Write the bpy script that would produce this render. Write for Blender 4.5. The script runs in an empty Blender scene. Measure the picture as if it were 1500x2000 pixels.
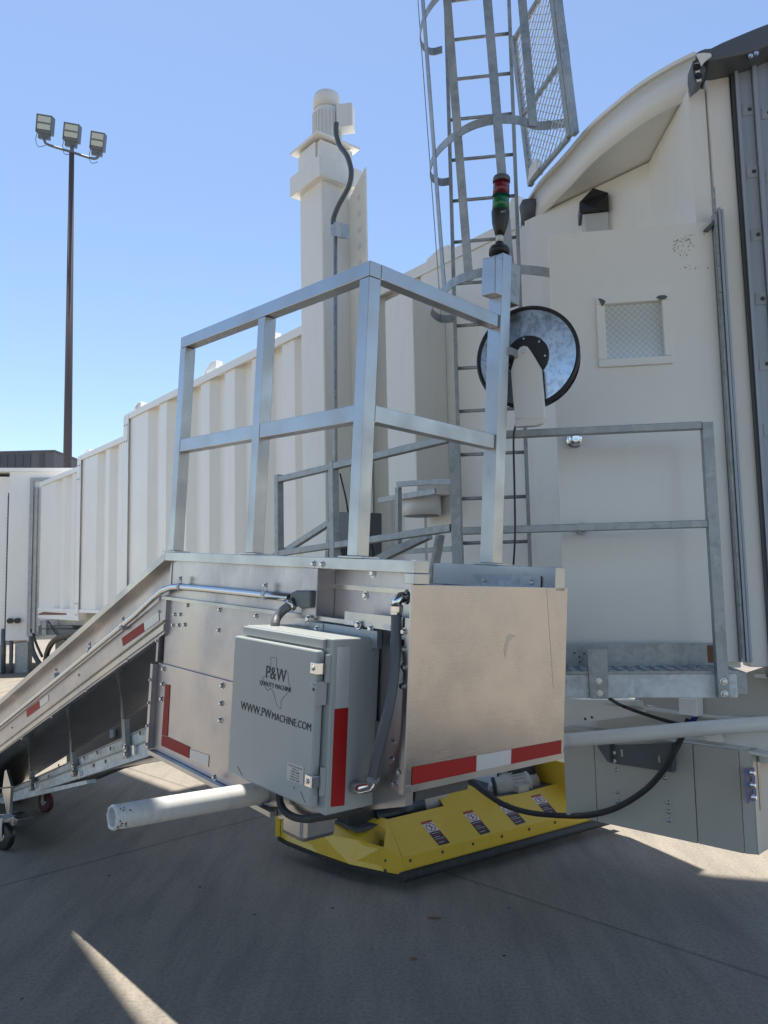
import bpy, bmesh, math, random
from mathutils import Vector, Matrix, noise
random.seed(4)
sc = bpy.context.scene
V = Vector
# ------------------------------------------------------------------ camera, sky, sun, exposure
FPX, EYE = 1520.0, V((0, 0, 1.6))
_p, _r = math.radians(5.5), math.radians(1.13)
_f = V((0, math.cos(_p), math.sin(_p))); _u = V((0, -math.sin(_p), math.cos(_p))); _x = V((1, 0, 0))
CR = (_x*math.cos(_r) - _u*math.sin(_r)); CU = (_u*math.cos(_r) + _x*math.sin(_r)); CF = _f
cam = bpy.data.cameras.new('camera'); co = bpy.data.objects.new('camera', cam); sc.collection.objects.link(co)
M3 = Matrix((CR, CU, -CF)).transposed()
co.matrix_world = Matrix.Translation(EYE) @ M3.to_4x4()
cam.sensor_fit = 'VERTICAL'; cam.sensor_height = 36; cam.lens = FPX/2000*36
cam.clip_start = .05; cam.clip_end = 4000
sc.camera = co
SUN_AZ, SUN_EL = math.radians(-22), math.radians(78)
w = bpy.data.worlds.new("World"); sc.world = w; w.use_nodes = True
nt = w.node_tree; bg = nt.nodes['Background']
sky = nt.nodes.new('ShaderNodeTexSky'); sky.sky_type = 'NISHITA'; sky.sun_disc = False
sky.sun_elevation = SUN_EL; sky.sun_rotation = SUN_AZ; sky.air_density = 1.0; sky.dust_density = 0.5; sky.ozone_density = 2.2
nt.links.new(sky.outputs[0], bg.inputs[0]); bg.inputs[1].default_value = 0.127
sl = bpy.data.lights.new('sun', 'SUN'); sl.energy = 5.0; sl.angle = math.radians(.5); sl.color = (1, .95, .87)
so = bpy.data.objects.new('sun', sl); sc.collection.objects.link(so)
SD = V((math.sin(SUN_AZ)*math.cos(SUN_EL), math.cos(SUN_AZ)*math.cos(SUN_EL), math.sin(SUN_EL)))
so.rotation_euler = SD.to_track_quat('Z', 'Y').to_euler(); so.location = (0, 0, 30)
sc.view_settings.view_transform = 'Standard'; sc.view_settings.look = 'None'
sc.view_settings.exposure = 0.70; sc.view_settings.gamma = 1
try:
    sc.cycles.max_bounces = 8; sc.cycles.sample_clamp_indirect = 6; sc.cycles.caustics_reflective = False
except Exception: pass

# ------------------------------------------------------------------ frames: turn photo points into real points on real planes
class Fr:
    def __init__(s, o, a, b, c): s.o = V(o); s.ax = (V(a).normalized(), V(b).normalized(), V(c).normalized())
    def w(s, a, b, c): return s.o + s.ax[0]*a + s.ax[1]*b + s.ax[2]*c
    def e(s, p): v = V(p)-s.o; return (v.dot(s.ax[0]), v.dot(s.ax[1]), v.dot(s.ax[2]))
    def hit(s, x, y, k, val): return ph(x, y, s.o+s.ax[k]*val, s.ax[k])
    def loc(s, x, y, k, val): return s.e(s.hit(x, y, k, val))
def ray(x, y): return ((x-750)/FPX*CR - (y-1000)/FPX*CU + CF).normalized()
def ph(x, y, p0, n):
    d = ray(x, y); return EYE + d*((V(p0)-EYE).dot(n)/d.dot(n))
def dep(x, y, d): r = ray(x, y); return EYE + r*(d/r.dot(CF))
Z = V((0, 0, 1))
# lift platform (slightly tilted): a = down the ramp, b = across the platform, c = up
E = Fr((.07435, 2.25965, 1.60787), (-.66248, .74654, .06173), (.7465, .66478, -.02832), (.06218, -.02732, .99769))
# boarding bridge tunnel: a = along, b = away from the camera, c = up
T = Fr((.96, 5.4, 0), (-.62396, .78145, 0), (.78145, .62396, 0), (0, 0, 1))
# service landing and door: a = right, b = away, c = up
_dy = V((.14, .99, 0)).normalized()
D = Fr((0, 3.5, 0), (_dy.y, -_dy.x, 0), _dy, (0, 0, 1))

# ------------------------------------------------------------------ materials
def mat(name, col=(.5, .5, .5), rough=.5, metal=0, spec=.5, build=None, coat=0, trans=0, alpha=1):
    m = bpy.data.materials.new(name); m.use_nodes = True; t = m.node_tree; b = t.nodes['Principled BSDF']
    b.inputs['Base Color'].default_value = (*col, 1); b.inputs['Roughness'].default_value = rough
    b.inputs['Metallic'].default_value = metal; b.inputs['Specular IOR Level'].default_value = spec
    if coat: b.inputs['Coat Weight'].default_value = coat; b.inputs['Coat Roughness'].default_value = .08
    if trans: b.inputs['Transmission Weight'].default_value = trans
    if alpha < 1: b.inputs['Alpha'].default_value = alpha
    if build: build(t, b)
    return m
def N(t, k, **kw):
    n = t.nodes.new(k)
    for a, v in kw.items():
        if a in n.inputs: n.inputs[a].default_value = v
        else: setattr(n, a, v)
    return n
def coords(t, scale=(1, 1, 1), rot=(0, 0, 0)):
    c = N(t, 'ShaderNodeTexCoord'); m = N(t, 'ShaderNodeMapping'); m.inputs['Scale'].default_value = scale; m.inputs['Rotation'].default_value = rot
    t.links.new(c.outputs['Object'], m.inputs[0]); return m.outputs[0]
def nz(t, vec, scale, detail=4, rough=.55):
    n = N(t, 'ShaderNodeTexNoise', Scale=scale, Detail=detail, Roughness=rough); t.links.new(vec, n.inputs['Vector']); return n.outputs['Fac']
def ramp(t, fac, stops):
    r = N(t, 'ShaderNodeValToRGB'); cr = r.color_ramp
    while len(cr.elements) < len(stops): cr.elements.new(.5)
    for e, (p, c) in zip(cr.elements, stops):
        e.position = p; e.color = (c, c, c, 1) if isinstance(c, (int, float)) else (*c, 1)
    t.links.new(fac, r.inputs[0]); return r.outputs[0]
def mul(t, a, b, op='MULTIPLY'):
    m = N(t, 'ShaderNodeMath', operation=op)
    for i, v in enumerate((a, b)):
        if isinstance(v, (int, float)): m.inputs[i].default_value = v
        else: t.links.new(v, m.inputs[i])
    return m.outputs[0]
def mix(t, f, a, b, blend='MIX'):
    m = N(t, 'ShaderNodeMix', data_type='RGBA', blend_type=blend)
    for i, v in ((0, f), (6, a), (7, b)):
        if isinstance(v, (int, float)): m.inputs[i].default_value = v
        elif isinstance(v, tuple): m.inputs[i].default_value = (*v, 1)
        else: t.links.new(v, m.inputs[i])
    return m.outputs[2]
def bump(t, b, h, strength=.2, dist=.01):
    n = N(t, 'ShaderNodeBump', Strength=strength, Distance=dist); t.links.new(h, n.inputs['Height']); t.links.new(n.outputs[0], b.inputs['Normal'])

def paint(col, rough=.35, dirt=.12, bumpy=.04, dirtcol=None):
    def f(t, b):
        v = coords(t); n1 = nz(t, v, 1.3, 6, .6); n2 = nz(t, coords(t, (9, 9, 1.2)), 2.2, 5, .65)
        d = ramp(t, n1, [(.35, 0), (.75, 1)]); s = ramp(t, n2, [(.52, 0), (.8, 1)])
        dc = dirtcol or tuple(c*.62 for c in col)
        c = mix(t, mul(t, d, dirt), col, dc); c = mix(t, mul(t, s, dirt*1.4), c, dc)
        t.links.new(c, b.inputs['Base Color'])
        t.links.new(ramp(t, n1, [(.3, rough-.05), (.8, rough+.16)]), b.inputs['Roughness'])
        bump(t, b, nz(t, v, 55, 3), bumpy, .004)
    return f
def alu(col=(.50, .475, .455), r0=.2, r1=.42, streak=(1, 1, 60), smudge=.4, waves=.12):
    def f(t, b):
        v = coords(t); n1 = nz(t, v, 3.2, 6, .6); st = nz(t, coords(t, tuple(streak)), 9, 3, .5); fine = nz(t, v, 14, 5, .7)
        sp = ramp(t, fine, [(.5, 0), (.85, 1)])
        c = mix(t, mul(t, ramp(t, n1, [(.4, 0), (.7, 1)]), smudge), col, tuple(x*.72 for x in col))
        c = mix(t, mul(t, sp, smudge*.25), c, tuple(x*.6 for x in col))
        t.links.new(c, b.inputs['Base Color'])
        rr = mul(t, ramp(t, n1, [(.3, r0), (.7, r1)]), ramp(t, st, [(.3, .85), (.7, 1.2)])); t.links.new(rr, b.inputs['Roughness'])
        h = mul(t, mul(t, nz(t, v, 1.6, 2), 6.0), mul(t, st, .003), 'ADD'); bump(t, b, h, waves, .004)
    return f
def galv(t, b, bright=1.0):
    v = coords(t); vo = N(t, 'ShaderNodeTexVoronoi', Scale=38.0); t.links.new(v, vo.inputs['Vector'])
    sep = N(t, 'ShaderNodeSeparateColor'); t.links.new(vo.outputs['Color'], sep.inputs[0])
    n = nz(t, v, 5, 6, .65)
    c = mix(t, sep.outputs[0], tuple(bright*x for x in (.30, .32, .325)), tuple(bright*x for x in (.40, .42, .425)))
    c = mix(t, ramp(t, n, [(.45, 0), (.7, .7)]), c, tuple(bright*x for x in (.52, .54, .54)))
    t.links.new(c, b.inputs['Base Color'])
    t.links.new(ramp(t, n, [(.3, .38), (.7, .6)]), b.inputs['Roughness'])
    bump(t, b, n, .15, .004)
def concrete(t, b):
    v = coords(t); big = nz(t, v, .35, 6, .6); med = nz(t, v, 2.4, 8, .7); fine = nz(t, v, 60, 4, .7)
    br = nz(t, coords(t, (2.2, .35, 1), (0, 0, math.radians(-58))), 3.0, 6, .65)
    c = mix(t, ramp(t, big, [(.3, 0), (.7, 1)]), (.36, .315, .25), (.245, .215, .172))
    c = mix(t, mul(t, ramp(t, br, [(.42, 0), (.66, 1)]), .5), c, (.15, .137, .118))
    c = mix(t, mul(t, ramp(t, med, [(.5, 0), (.75, 1)]), .3), c, (.2, .185, .165))
    c = mix(t, mul(t, ramp(t, fine, [(.35, 1), (.56, 0)]), .5), c, (.12, .112, .10))
    # dark droppings of oil and rubber
    vo = N(t, 'ShaderNodeTexVoronoi', Scale=2.3); t.links.new(v, vo.inputs['Vector'])
    dd = mul(t, vo.outputs['Distance'], mul(t, fine, .04), 'ADD')
    c = mix(t, ramp(t, dd, [(.035, .85), (.045, 0)]), c, (.045, .04, .035))
    # joints: two families of straight saw cuts
    sx = N(t, 'ShaderNodeSeparateXYZ')
    wob = mix(t, .012, v, N(t, 'ShaderNodeTexNoise', Scale=3.0).outputs['Color'], 'ADD')
    t.links.new(wob, sx.inputs[0])
    def line(nx, ny, off, per, wd=.004):
        a = mul(t, mul(t, sx.outputs[0], nx), mul(t, sx.outputs[1], ny), 'ADD'); a = mul(t, a, -off, 'ADD')
        a = mul(t, a, 1/per); fr = mul(t, a, .5, 'ADD'); fr = N(t, 'ShaderNodeMath', operation='FRACT'); 
        aa = mul(t, a, .5, 'ADD'); t.links.new(aa, fr.inputs[0])
        q = N(t, 'ShaderNodeMath', operation='ABSOLUTE'); s = mul(t, fr.outputs[0], -.5, 'ADD'); t.links.new(s, q.inputs[0])
        return ramp(t, q.outputs[0], [(wd/per, 1), (wd*2/per, 0)])
    j1 = line(.7156, .6985, .7156*.48+.6985*4.37, 4.6); j2 = line(-.6985, .7156, -.6985*-1.17+.7156*5.15+.2, 5.3)
    j = mul(t, j1, j2, 'MAXIMUM')
    c = mix(t, mul(t, j, .5), c, (.05, .048, .045))
    t.links.new(c, b.inputs['Base Color']); b.inputs['Roughness'].default_value = .85
    h = mul(t, mul(t, fine, .35), mul(t, j, -2.0), 'ADD'); bump(t, b, h, .35, .004)

m_conc = mat('apron_concrete', rough=.9, build=concrete, spec=.3)
m_cream = mat('cream_paint', build=paint((.86, .84, .78), .36, .11), coat=.15)
m_white = mat('white_paint', build=paint((.87, .855, .81), .35, .10))
m_doorw = mat('door_paint', build=paint((.86, .845, .79), .3, .06, .03), coat=.3)
m_beige = mat('cabinet_paint', build=paint((.52, .495, .435), .36, .06, .03), coat=.2)
m_pipe = mat('pipe_paint', build=paint((.70, .70, .68), .32, .45, .05, (.36, .34, .3)))
m_grey = mat('enclosure_enamel', build=paint((.40, .42, .40), .34, .10, .05), coat=.15)
m_yel = mat('yellow_paint', build=paint((.78, .50, .045), .33, .18, .04, (.42, .34, .06)), coat=.25)
m_alu = mat('aluminium_sheet', metal=1, build=alu(r0=.15, r1=.34, smudge=.5))
m_aluw = mat('aluminium_wall', (.8, .8, .8), metal=1, build=alu((.50, .48, .49), .26, .48, (40, 40, 1), .5, .14))
m_alub = mat('aluminium_tube', metal=1, build=alu((.50, .50, .495), .24, .42, (1, 1, 1), .4, .1))
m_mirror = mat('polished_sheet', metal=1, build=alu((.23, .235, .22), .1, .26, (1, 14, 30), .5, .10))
m_galv = mat('galvanised_steel', metal=.55, build=galv)
m_galvb = mat('bright_galvanised_steel', metal=.05, build=lambda t, b: galv(t, b, 1.8))
m_steel = mat('zinc_bolt', (.62, .64, .66), .25, 1)
m_chrome = mat('chrome', (.8, .8, .8), .12, 1)
m_red = mat('red_reflective', (.36, .012, .012), .5, spec=.3)
m_wht = mat('silver_reflective', (.62, .64, .65), .3, .35)
m_blk = mat('black_plastic', (.016, .016, .018), .38)
m_rub = mat('black_rubber', (.022, .022, .022), .62, build=paint((.022, .022, .023), .6, .5, .2, (.07, .065, .06)))
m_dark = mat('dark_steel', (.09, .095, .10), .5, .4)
m_dkg = mat('dark_grey_paint', (.10, .115, .125), .42)
m_hose = mat('grey_conduit_hose', (.10, .11, .125), .5, build=lambda t, b: bump(t, b, nz(t, coords(t, (1, 1, 90)), 3, 1), .4, .002))
m_bronze = mat('bronze_pole_paint', (.075, .055, .05), .5)
m_bell = mat('bellows_slat', (.20, .225, .26), .42, .25, build=paint((.38, .42, .475), .45, .15))
m_rust = mat('rust', (.20, .10, .055), .85)
m_ink = mat('printing_ink', (.012, .012, .014), .55)
m_label = mat('label_plate', (.58, .56, .50), .4)
m_stick = mat('sticker_white', (.70, .68, .66), .4)
m_stickd = mat('sticker_dark', (.035, .025, .035), .4)
m_stickr = mat('sticker_red', (.42, .05, .035), .4)
m_blue = mat('blue_tape', (.008, .03, .22), .5)
m_lred = mat('red_lens', (.20, .012, .02), .25, trans=.2, coat=.4)
m_lgrn = mat('green_lens', (.004, .17, .06), .25, trans=.2, coat=.4)
m_lamp = mat('frosted_lens', (.75, .76, .76), .3, trans=.3)
m_caster = mat('red_caster_tread', (.09, .018, .016), .6)
m_fgrey = mat('floodlight_glass', (.42, .43, .38), .25, .3)
def discm(t, b):
    v = coords(t); n = nz(t, v, 55, 3, .6); n2 = nz(t, v, 7, 3)
    c = mix(t, ramp(t, n, [(.42, 1), (.5, 0)]), (.66, .71, .76), (.50, .54, .59)); t.links.new(c, b.inputs['Base Color'])
    t.links.new(ramp(t, n2, [(.35, .12), (.7, .3)]), b.inputs['Roughness']); bump(t, b, n, .05, .003)
m_disc = mat('galvanised_disc', metal=1, build=discm)
m_unit = mat('roof_unit_grey', (.13, .125, .13), .6)
def glassb(t, b):
    v = coords(t, (1, 1, 1), (0, math.radians(45), 0)); s = N(t, 'ShaderNodeSeparateXYZ'); t.links.new(v, s.inputs[0])
    def ln(o):
        f = N(t, 'ShaderNodeMath', operation='FRACT'); t.links.new(mul(t, o, 48.), f.inputs[0]); return ramp(t, f.outputs[0], [(.0, 1), (.08, 1), (.1, 0)])
    c = mix(t, mul(t, mul(t, ln(s.outputs[0]), ln(s.outputs[2]), 'MAXIMUM'), .6), (.66, .71, .71), (.2, .22, .23)); t.links.new(c, b.inputs['Base Color'])
m_glass = mat('wired_glass', (.4, .4, .4), .12, build=glassb, coat=1)

# ------------------------------------------------------------------ mesh builder
class MB:
    def __init__(s): s.bm = bmesh.new(); s.mi = 0; s.mats = []
    def use(s, m):
        if m not in s.mats: s.mats.append(m)
        s.mi = s.mats.index(m); return s
    def face(s, vs, smooth=False):
        try: f = s.bm.faces.new(vs)
        except ValueError: return None
        f.material_index = s.mi; f.smooth = smooth; return f
    def v(s, p): return s.bm.verts.new(p)
    def prism(s, pts, vec):
        vec = V(vec); a = [s.v(p) for p in pts]; b = [s.v(V(p)+vec) for p in pts]; n = len(pts)
        s.face(a); s.face(b[::-1])
        for i in range(n): s.face([a[i], b[i], b[(i+1) % n], a[(i+1) % n]])
        return s
    def box(s, F, a0, a1, b0, b1, c0, c1):
        return s.prism([F.w(a0, b0, c0), F.w(a1, b0, c0), F.w(a1, b1, c0), F.w(a0, b1, c0)], F.ax[2]*(c1-c0))
    def beam(s, p, q, wd, ht, up=Z):
        p, q, up = V(p), V(q), V(up); d = (q-p).normalized(); sd = d.cross(up).normalized()*wd/2; u = sd.cross(d).normalized()*ht/2
        return s.prism([p+sd+u, p-sd+u, p-sd-u, p+sd-u], q-p)
    def tube(s, pts, r, seg=12, smoothpath=0, caps=True):
        pts = [V(p) for p in pts]
        if smoothpath: pts = spline(pts, smoothpath)
        rr = r if isinstance(r, (list, tuple)) else [r]*len(pts)
        if len(rr) != len(pts): rr = [rr[0]+(rr[-1]-rr[0])*i/(len(pts)-1) for i in range(len(pts))]
        t0 = (pts[1]-pts[0]).normalized(); nrm = t0.orthogonal().normalized(); rings = []
        for i, p in enumerate(pts):
            t = (pts[min(i+1, len(pts)-1)]-pts[max(i-1, 0)]).normalized()
            nrm = (nrm-t*nrm.dot(t)).normalized(); bn = t.cross(nrm)
            rings.append([s.v(p+(nrm*math.cos(2*math.pi*k/seg)+bn*math.sin(2*math.pi*k/seg))*rr[i]) for k in range(seg)])
        for a, b in zip(rings, rings[1:]):
            for k in range(seg): s.face([a[k], a[(k+1) % seg], b[(k+1) % seg], b[k]], True)
        if caps: s.face(rings[0][::-1]); s.face(rings[-1])
        return s
    def lathe(s, o, ax, prof, seg=20, sharp=True):
        o, ax = V(o), V(ax).normalized(); u = ax.orthogonal().normalized(); w_ = ax.cross(u); rings = []
        for (h, r) in prof:
            rings.append([s.v(o+ax*h+(u*math.cos(2*math.pi*k/seg)+w_*math.sin(2*math.pi*k/seg))*max(r, 1e-4)) for k in range(seg)])
        for a, b in zip(rings, rings[1:]):
            for k in range(seg): s.face([a[k], a[(k+1) % seg], b[(k+1) % seg], b[k]], seg > 8)
        s.face(rings[0][::-1]); s.face(rings[-1]); return s
    def strip(s, pts, wdir, w_, tn):        # flat bar bent along pts; wdir = width direction
        pts = [V(p) for p in pts]; wd = V(wdir).normalized()*w_/2; prev = None
        for i, p in enumerate(pts):
            t = (pts[min(i+1, len(pts)-1)]-pts[max(i-1, 0)]).normalized(); n = t.cross(wd).normalized()*tn/2
            r = [s.v(p+wd+n), s.v(p-wd+n), s.v(p-wd-n), s.v(p+wd-n)]
            if prev:
                for k in range(4): s.face([prev[k], prev[(k+1) % 4], r[(k+1) % 4], r[k]])
            else: s.face(r[::-1])
            prev = r
        s.face(prev); return s
    def bolt(s, p, n, r=.009, h=.007):
        s.lathe(p, n, [(-.002, r*1.45), (.0015, r*1.45)], 10); s.lathe(V(p)+V(n).normalized()*.0015, n, [(0, r), (h*.75, r), (h, r*.8)], 6); return s
    def build(s, name, m=None, parent=None, bevel=0, label=None, cat=None, group=None, kind=None):
        if m and m not in s.mats:
            s.mats = [m]+s.mats
            if len(s.mats) > 1 and getattr(s, 'shift', True):
                pass
        bmesh.ops.recalc_face_normals(s.bm, faces=s.bm.faces)
        base = V(parent['_b']) if parent is not None and '_b' in parent else None
        if base is None:
            vs = [v.co.copy() for v in s.bm.verts]
            mn = V((sum(v.x for v in vs)/len(vs), sum(v.y for v in vs)/len(vs), min(v.z for v in vs))); base = mn; top = True
        else: top = False
        for v in s.bm.verts: v.co -= base
        me = bpy.data.meshes.new(name); s.bm.to_mesh(me); s.bm.free()
        for q in s.mats: me.materials.append(q)
        o = bpy.data.objects.new(name, me); sc.collection.objects.link(o)
        if parent is not None: o.parent = parent
        if top: o.location = base
        o['_b'] = tuple(base)
        if bevel:
            md = o.modifiers.new('bevel', 'BEVEL'); md.width = bevel; md.segments = 2; md.limit_method = 'ANGLE'; md.angle_limit = math.radians(40)
        if label: o['label'] = label
        if cat: o['category'] = cat
        if group: o['group'] = group
        if kind: o['kind'] = kind
        return o
def mb(m): return MB().use(m)
def spline(P, k):
    out = []
    for i in range(len(P)-1):
        p0, p1, p2, p3 = P[max(i-1, 0)], P[i], P[i+1], P[min(i+2, len(P)-1)]
        for j in range(k):
            t = j/k; out.append(.5*((2*p1)+(p2-p0)*t+(2*p0-5*p1+4*p2-p3)*t*t+(3*p1-p0-3*p2+p3)*t**3))
    out.append(P[-1]); return out
def thing(name, label, cat, base, group=None):
    o = bpy.data.objects.new(name, None); sc.collection.objects.link(o); o.empty_display_size = .1
    o.location = V(base); o['_b'] = tuple(V(base)); o['label'] = label; o['category'] = cat
    if group: o['group'] = group
    return o
def text(name, s, F_right, F_up, pos, size, m, parent, n, depth=.0006, align='CENTER', xs=1.0):
    cu = bpy.data.curves.new(name, 'FONT'); cu.body = s; cu.size = size; cu.extrude = depth; cu.align_x = align; cu.space_character = 1.02; cu.offset = 0
    ob = bpy.data.objects.new(name, cu); sc.collection.objects.link(ob)
    bpy.context.view_layer.update()
    me = bpy.data.meshes.new_from_object(ob.evaluated_get(bpy.context.evaluated_depsgraph_get()))
    bpy.data.objects.remove(ob)
    r, u = V(F_right).normalized()*xs, V(F_up).normalized(); n = V(n).normalized(); base = V(parent['_b'])
    for v in me.vertices: v.co = V(pos)+r*v.co.x+u*v.co.y+n*v.co.z-base
    me.materials.clear(); me.materials.append(m)
    o = bpy.data.objects.new(name, me); sc.collection.objects.link(o); o.parent = parent; o['_b'] = tuple(base); return o
def poly(F, k, val, pix): return [F.hit(x, y, k, val) for x, y in pix]

# ================================================================== SETTING
g = bpy.data.meshes.new('ground'); S_ = 1500
g.from_pydata([(-S_, -S_, 0), (S_, -S_, 0), (S_, S_, 0), (-S_, S_, 0)], [], [(0, 1, 2, 3)]); g.materials.append(m_conc)
go = bpy.data.objects.new('ground', g); sc.collection.objects.link(go); go['kind'] = 'structure'; go['label'] = 'weathered concrete apron with straight joints'

# terminal far behind, and the unit on its roof
tb = thing('terminal_building', 'grey far building standing behind the white end of the boarding bridge', 'building', (-19, 36, 0))
Wd = Fr((0, 0, 0), (1, 0, 0), (0, 1, 0), (0, 0, 1))
mb(m_unit).box(Wd, -34, -14.6, 35, 47, 0, 7.1).build('wall', None, tb)
mb(m_dkg).box(Wd, -34.1, -14.5, 34.9, 47.1, 7.1, 7.35).build('parapet', None, tb)
ru = thing('rooftop_unit', 'grey louvred air handling unit on the roof above the white bridge end', 'air unit', (-17, 36, 7.35))
UF = Fr(dep(105, 918, 33), (-1, .03, 0), (.03, 1, 0), (0, 0, 1))
u = mb(m_unit).box(UF, 0, 4.2, 0, 3, -1.0, .80); u.box(UF, -.04, 4.3, -.04, 3.1, .802, .86); u.build('casing', None, ru)
for i in range(8):
    xx = (.42, 1.0, 1.33, 1.66, 1.99, 2.32, 2.65, 3.1)[i]
    mb(m_dark).box(UF, xx, xx+(.2 if i == 0 else .27), -.03, -.002, -.6, .72).build('louvre_panel', None, ru)

# floodlight mast
lp = thing('floodlight_mast', 'tall dark bronze pole carrying three floodlights on one crossarm', 'light pole', (-8.2, 20, 0))
LX = lambda x, y, dd=20: ph(x, y, (0, dd, 0), V((0, 1, 0)))
top, bot = LX(140, 300), LX(131.5, 925); dv = (top-bot)
g0 = bot-dv*(bot.z/dv.z)
mb(m_bronze).tube([g0, bot, top], [.125, .11, .066], 16).build('pole', None, lp)
mb(m_dkg).tube([LX(140, 305), LX(141, 285)], .05, 10).build('tenon', None, lp)
mb(m_dkg).tube([LX(84, 265), LX(87, 275), LX(95, 283), LX(140, 297), LX(178, 309), LX(190, 308), LX(193, 300)], .034, 10, 5).build('crossarm', None, lp)
for (cx, cy, wx, hy, rot) in ((86, 242, 30, 34, .10), (139, 258, 30, 33, .14), (190, 275, 27, 33, .16)):
    c = LX(cx, cy); ay = V((math.sin(rot)*.0+.12, -1, -.25)).normalized(); ax = V((1, rot*.9, -.14)).normalized(); az = ax.cross(ay).normalized()
    if az.z < 0: az = -az
    ay = az.cross(ax).normalized()
    if ay.y > 0: ay = -ay
    F = Fr(c, ax, ay, az); a = wx/2*.0137; h = hy/2*.0137
    hd = mb(m_dkg).box(F, -a, a, -.22, .0, -h, h); hd.box(F, -a, a, 0, .03, h-.03, h); hd.box(F, -a, -a+.025, 0, .03, -h, h-.031); hd.box(F, a-.025, a, 0, .03, -h, h-.031)
    hd = hd.build('floodlight', None, lp)
    gl = mb(m_fgrey).box(F, -a+.03, a-.03, .002, .015, -h+.09, h-.035); gl.build('lens', None, hd)
    mb(m_dkg).box(F, -a+.04, a-.04, .016, .03, .0, .035).build('louvre', None, hd)
    mb(m_dkg).box(F, -a*.72, a*.72, -.16, -.02, -h-.14, -h-.002).build('bracket', None, hd)
    mb(m_blk).tube([F.w(-a+.02, -.05, -h), F.w(-a, -.05, -h-.2), F.w(-a*.6, -.05, -h-.36), F.w(a*.3, -.05, -h-.3)], .008, 6, 4).build('cable', None, hd)

# ================================================================== BOARDING BRIDGE
br = thing('boarding_bridge', 'cream passenger boarding bridge with ribbed telescoping tunnel and rounded cab', 'boarding bridge', T.w(4, 0, 0))
def rib_wall(name, t0, t1, z0, z1, off, per=.64, endw=.28, dpt=.095):
    b = mb(m_cream); prof = [(t0, 0), (t0+endw*.3, 0)]; t = t0+endw*.3
    while t+per < t1-endw:
        prof += [(t+.1, dpt), (t+.1+.2, dpt), (t+.4, 0), (t+per, 0)]; t += per
    prof += [(t1, 0)]
    back = .13; lo = []; hi = []
    for (a, d) in prof: lo.append(b.v(T.w(a, off+d, z0))); hi.append(b.v(T.w(a, off+d, z1)))
    for i in range(len(prof)-1): b.face([lo[i], lo[i+1], hi[i+1], hi[i]])
    l2 = [b.v(T.w(t0, off+back, z0)), b.v(T.w(t1, off+back, z0))]; h2 = [b.v(T.w(t0, off+back, z1)), b.v(T.w(t1, off+back, z1))]
    b.face([l2[1], l2[0], h2[0], h2[1]]); b.face([lo[0], hi[0], h2[0], l2[0]]); b.face([lo[-1], l2[1], h2[1], hi[-1]])
    b.face(hi+[h2[1], h2[0]]); b.face(lo[::-1]+[l2[0], l2[1]][::1])
    return b.build(name, None, br)
def section(t0, t1, z0, z1, off, wid, per=.64, far0=None):
    w_ = rib_wall('tunnel_wall', t0, t1, z0, z1, off, per)
    f0 = t0 if far0 is None else far0
    r = mb(m_cream).box(T, f0, t1, off+.131, off+wid, z1-.12, z1-.002); r.build('tunnel_roof', None, br)
    mb(m_cream).box(T, f0, t1, off+.131, off+wid, z0, z0+.14).build('tunnel_floor', None, br)
    mb(m_cream).box(T, f0, t1, off+wid-.08, off+wid, z0+.141, z1-.121).build('far_wall', None, br)
    c = mb(m_white).box(T, t0, t1-.002, off-.03, off+.12, z1+.001, z1+.045); c.box(T, t0, t1, off-.03, off-.012, z1-.04, z1+.0005)
    c.build('roof_edge', None, br)
    mb(m_white).box(T, t0+.02, t1, off-.025, off-.001, z0, z0+.05).build('bottom_rail', None, br)
    return w_
section(-.10, 7.62, 1.27, 4.165, 0, 2.9, .64, .75)
section(7.62, 10.22, 1.27, 3.93, .13, 2.64, .58)
section(10.22, 12.9, 1.27, 3.80, .22, 2.4, .6)
# end posts with their bolted corner plates
for (t, off, z0, z1) in ((7.44, 0, 1.15, 4.19), (10.02, .13, 1.15, 3.95)):
    p = mb(m_cream).box(T, t, t+.2, off-.035, off-.0305, z0, z1); p.box(T, t+.0, t+.2, off-.03, off+.1, z0, z0+.119)
    p.use(m_white).box(T, t+.03, t+.15, off-.042, off-.0355, z1-.42, z1-.12).box(T, t+.03, t+.15, off-.042, off-.0355, z0+.05, z0+.3)
    p.use(m_dark)
    for zz in (z1-.39, z1-.15, z0+.08, z0+.27):
        for tt in (.05, .13): p.bolt(T.w(t+tt, off-.043, zz), -T.ax[1], .008, .006)
    p.build('end_post', None, br)
# upstand brackets along the roof edge
for (px, py, wd, hh) in ((268, 797, .34, .10), (412, 728, .30, .15), (400, 733, .12, .06), (531, 668, .12, .12), (856, 512, .26, .09), (1003, 445, .12, .2), (270, 797, .2, .12), (155, 888, .3, .07)):
    tt = T.loc(px, py, 1, .03)[0]; zt = 4.213 if tt < 7.7 else 3.98
    off = .02 if tt < 7.7 else .15
    b = mb(m_white).prism([T.w(tt-wd/2, off, zt), T.w(tt+wd/2, off, zt), T.w(tt+wd/2, off, zt+hh*.55), T.w(tt-wd*.1, off, zt+hh), T.w(tt-wd/2, off, zt+hh*.9)], T.ax[1]*.09)
    b.build('roof_bracket', None, br, .004)
# flat cream panel of the tunnel end next to the ladder
b = mb(m_cream).box(T, -.1, .98, -.013, -.001, 1.28, 4.124); b.build('end_panel', None, br)
b = mb(m_cream).box(T, -.3, -.101, -.02, .3, 1.2, 4.12); b.box(T, -.36, -.301, -.10, .3, 1.2, 4.12); b.build('corner_post', None, br, .006)
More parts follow.
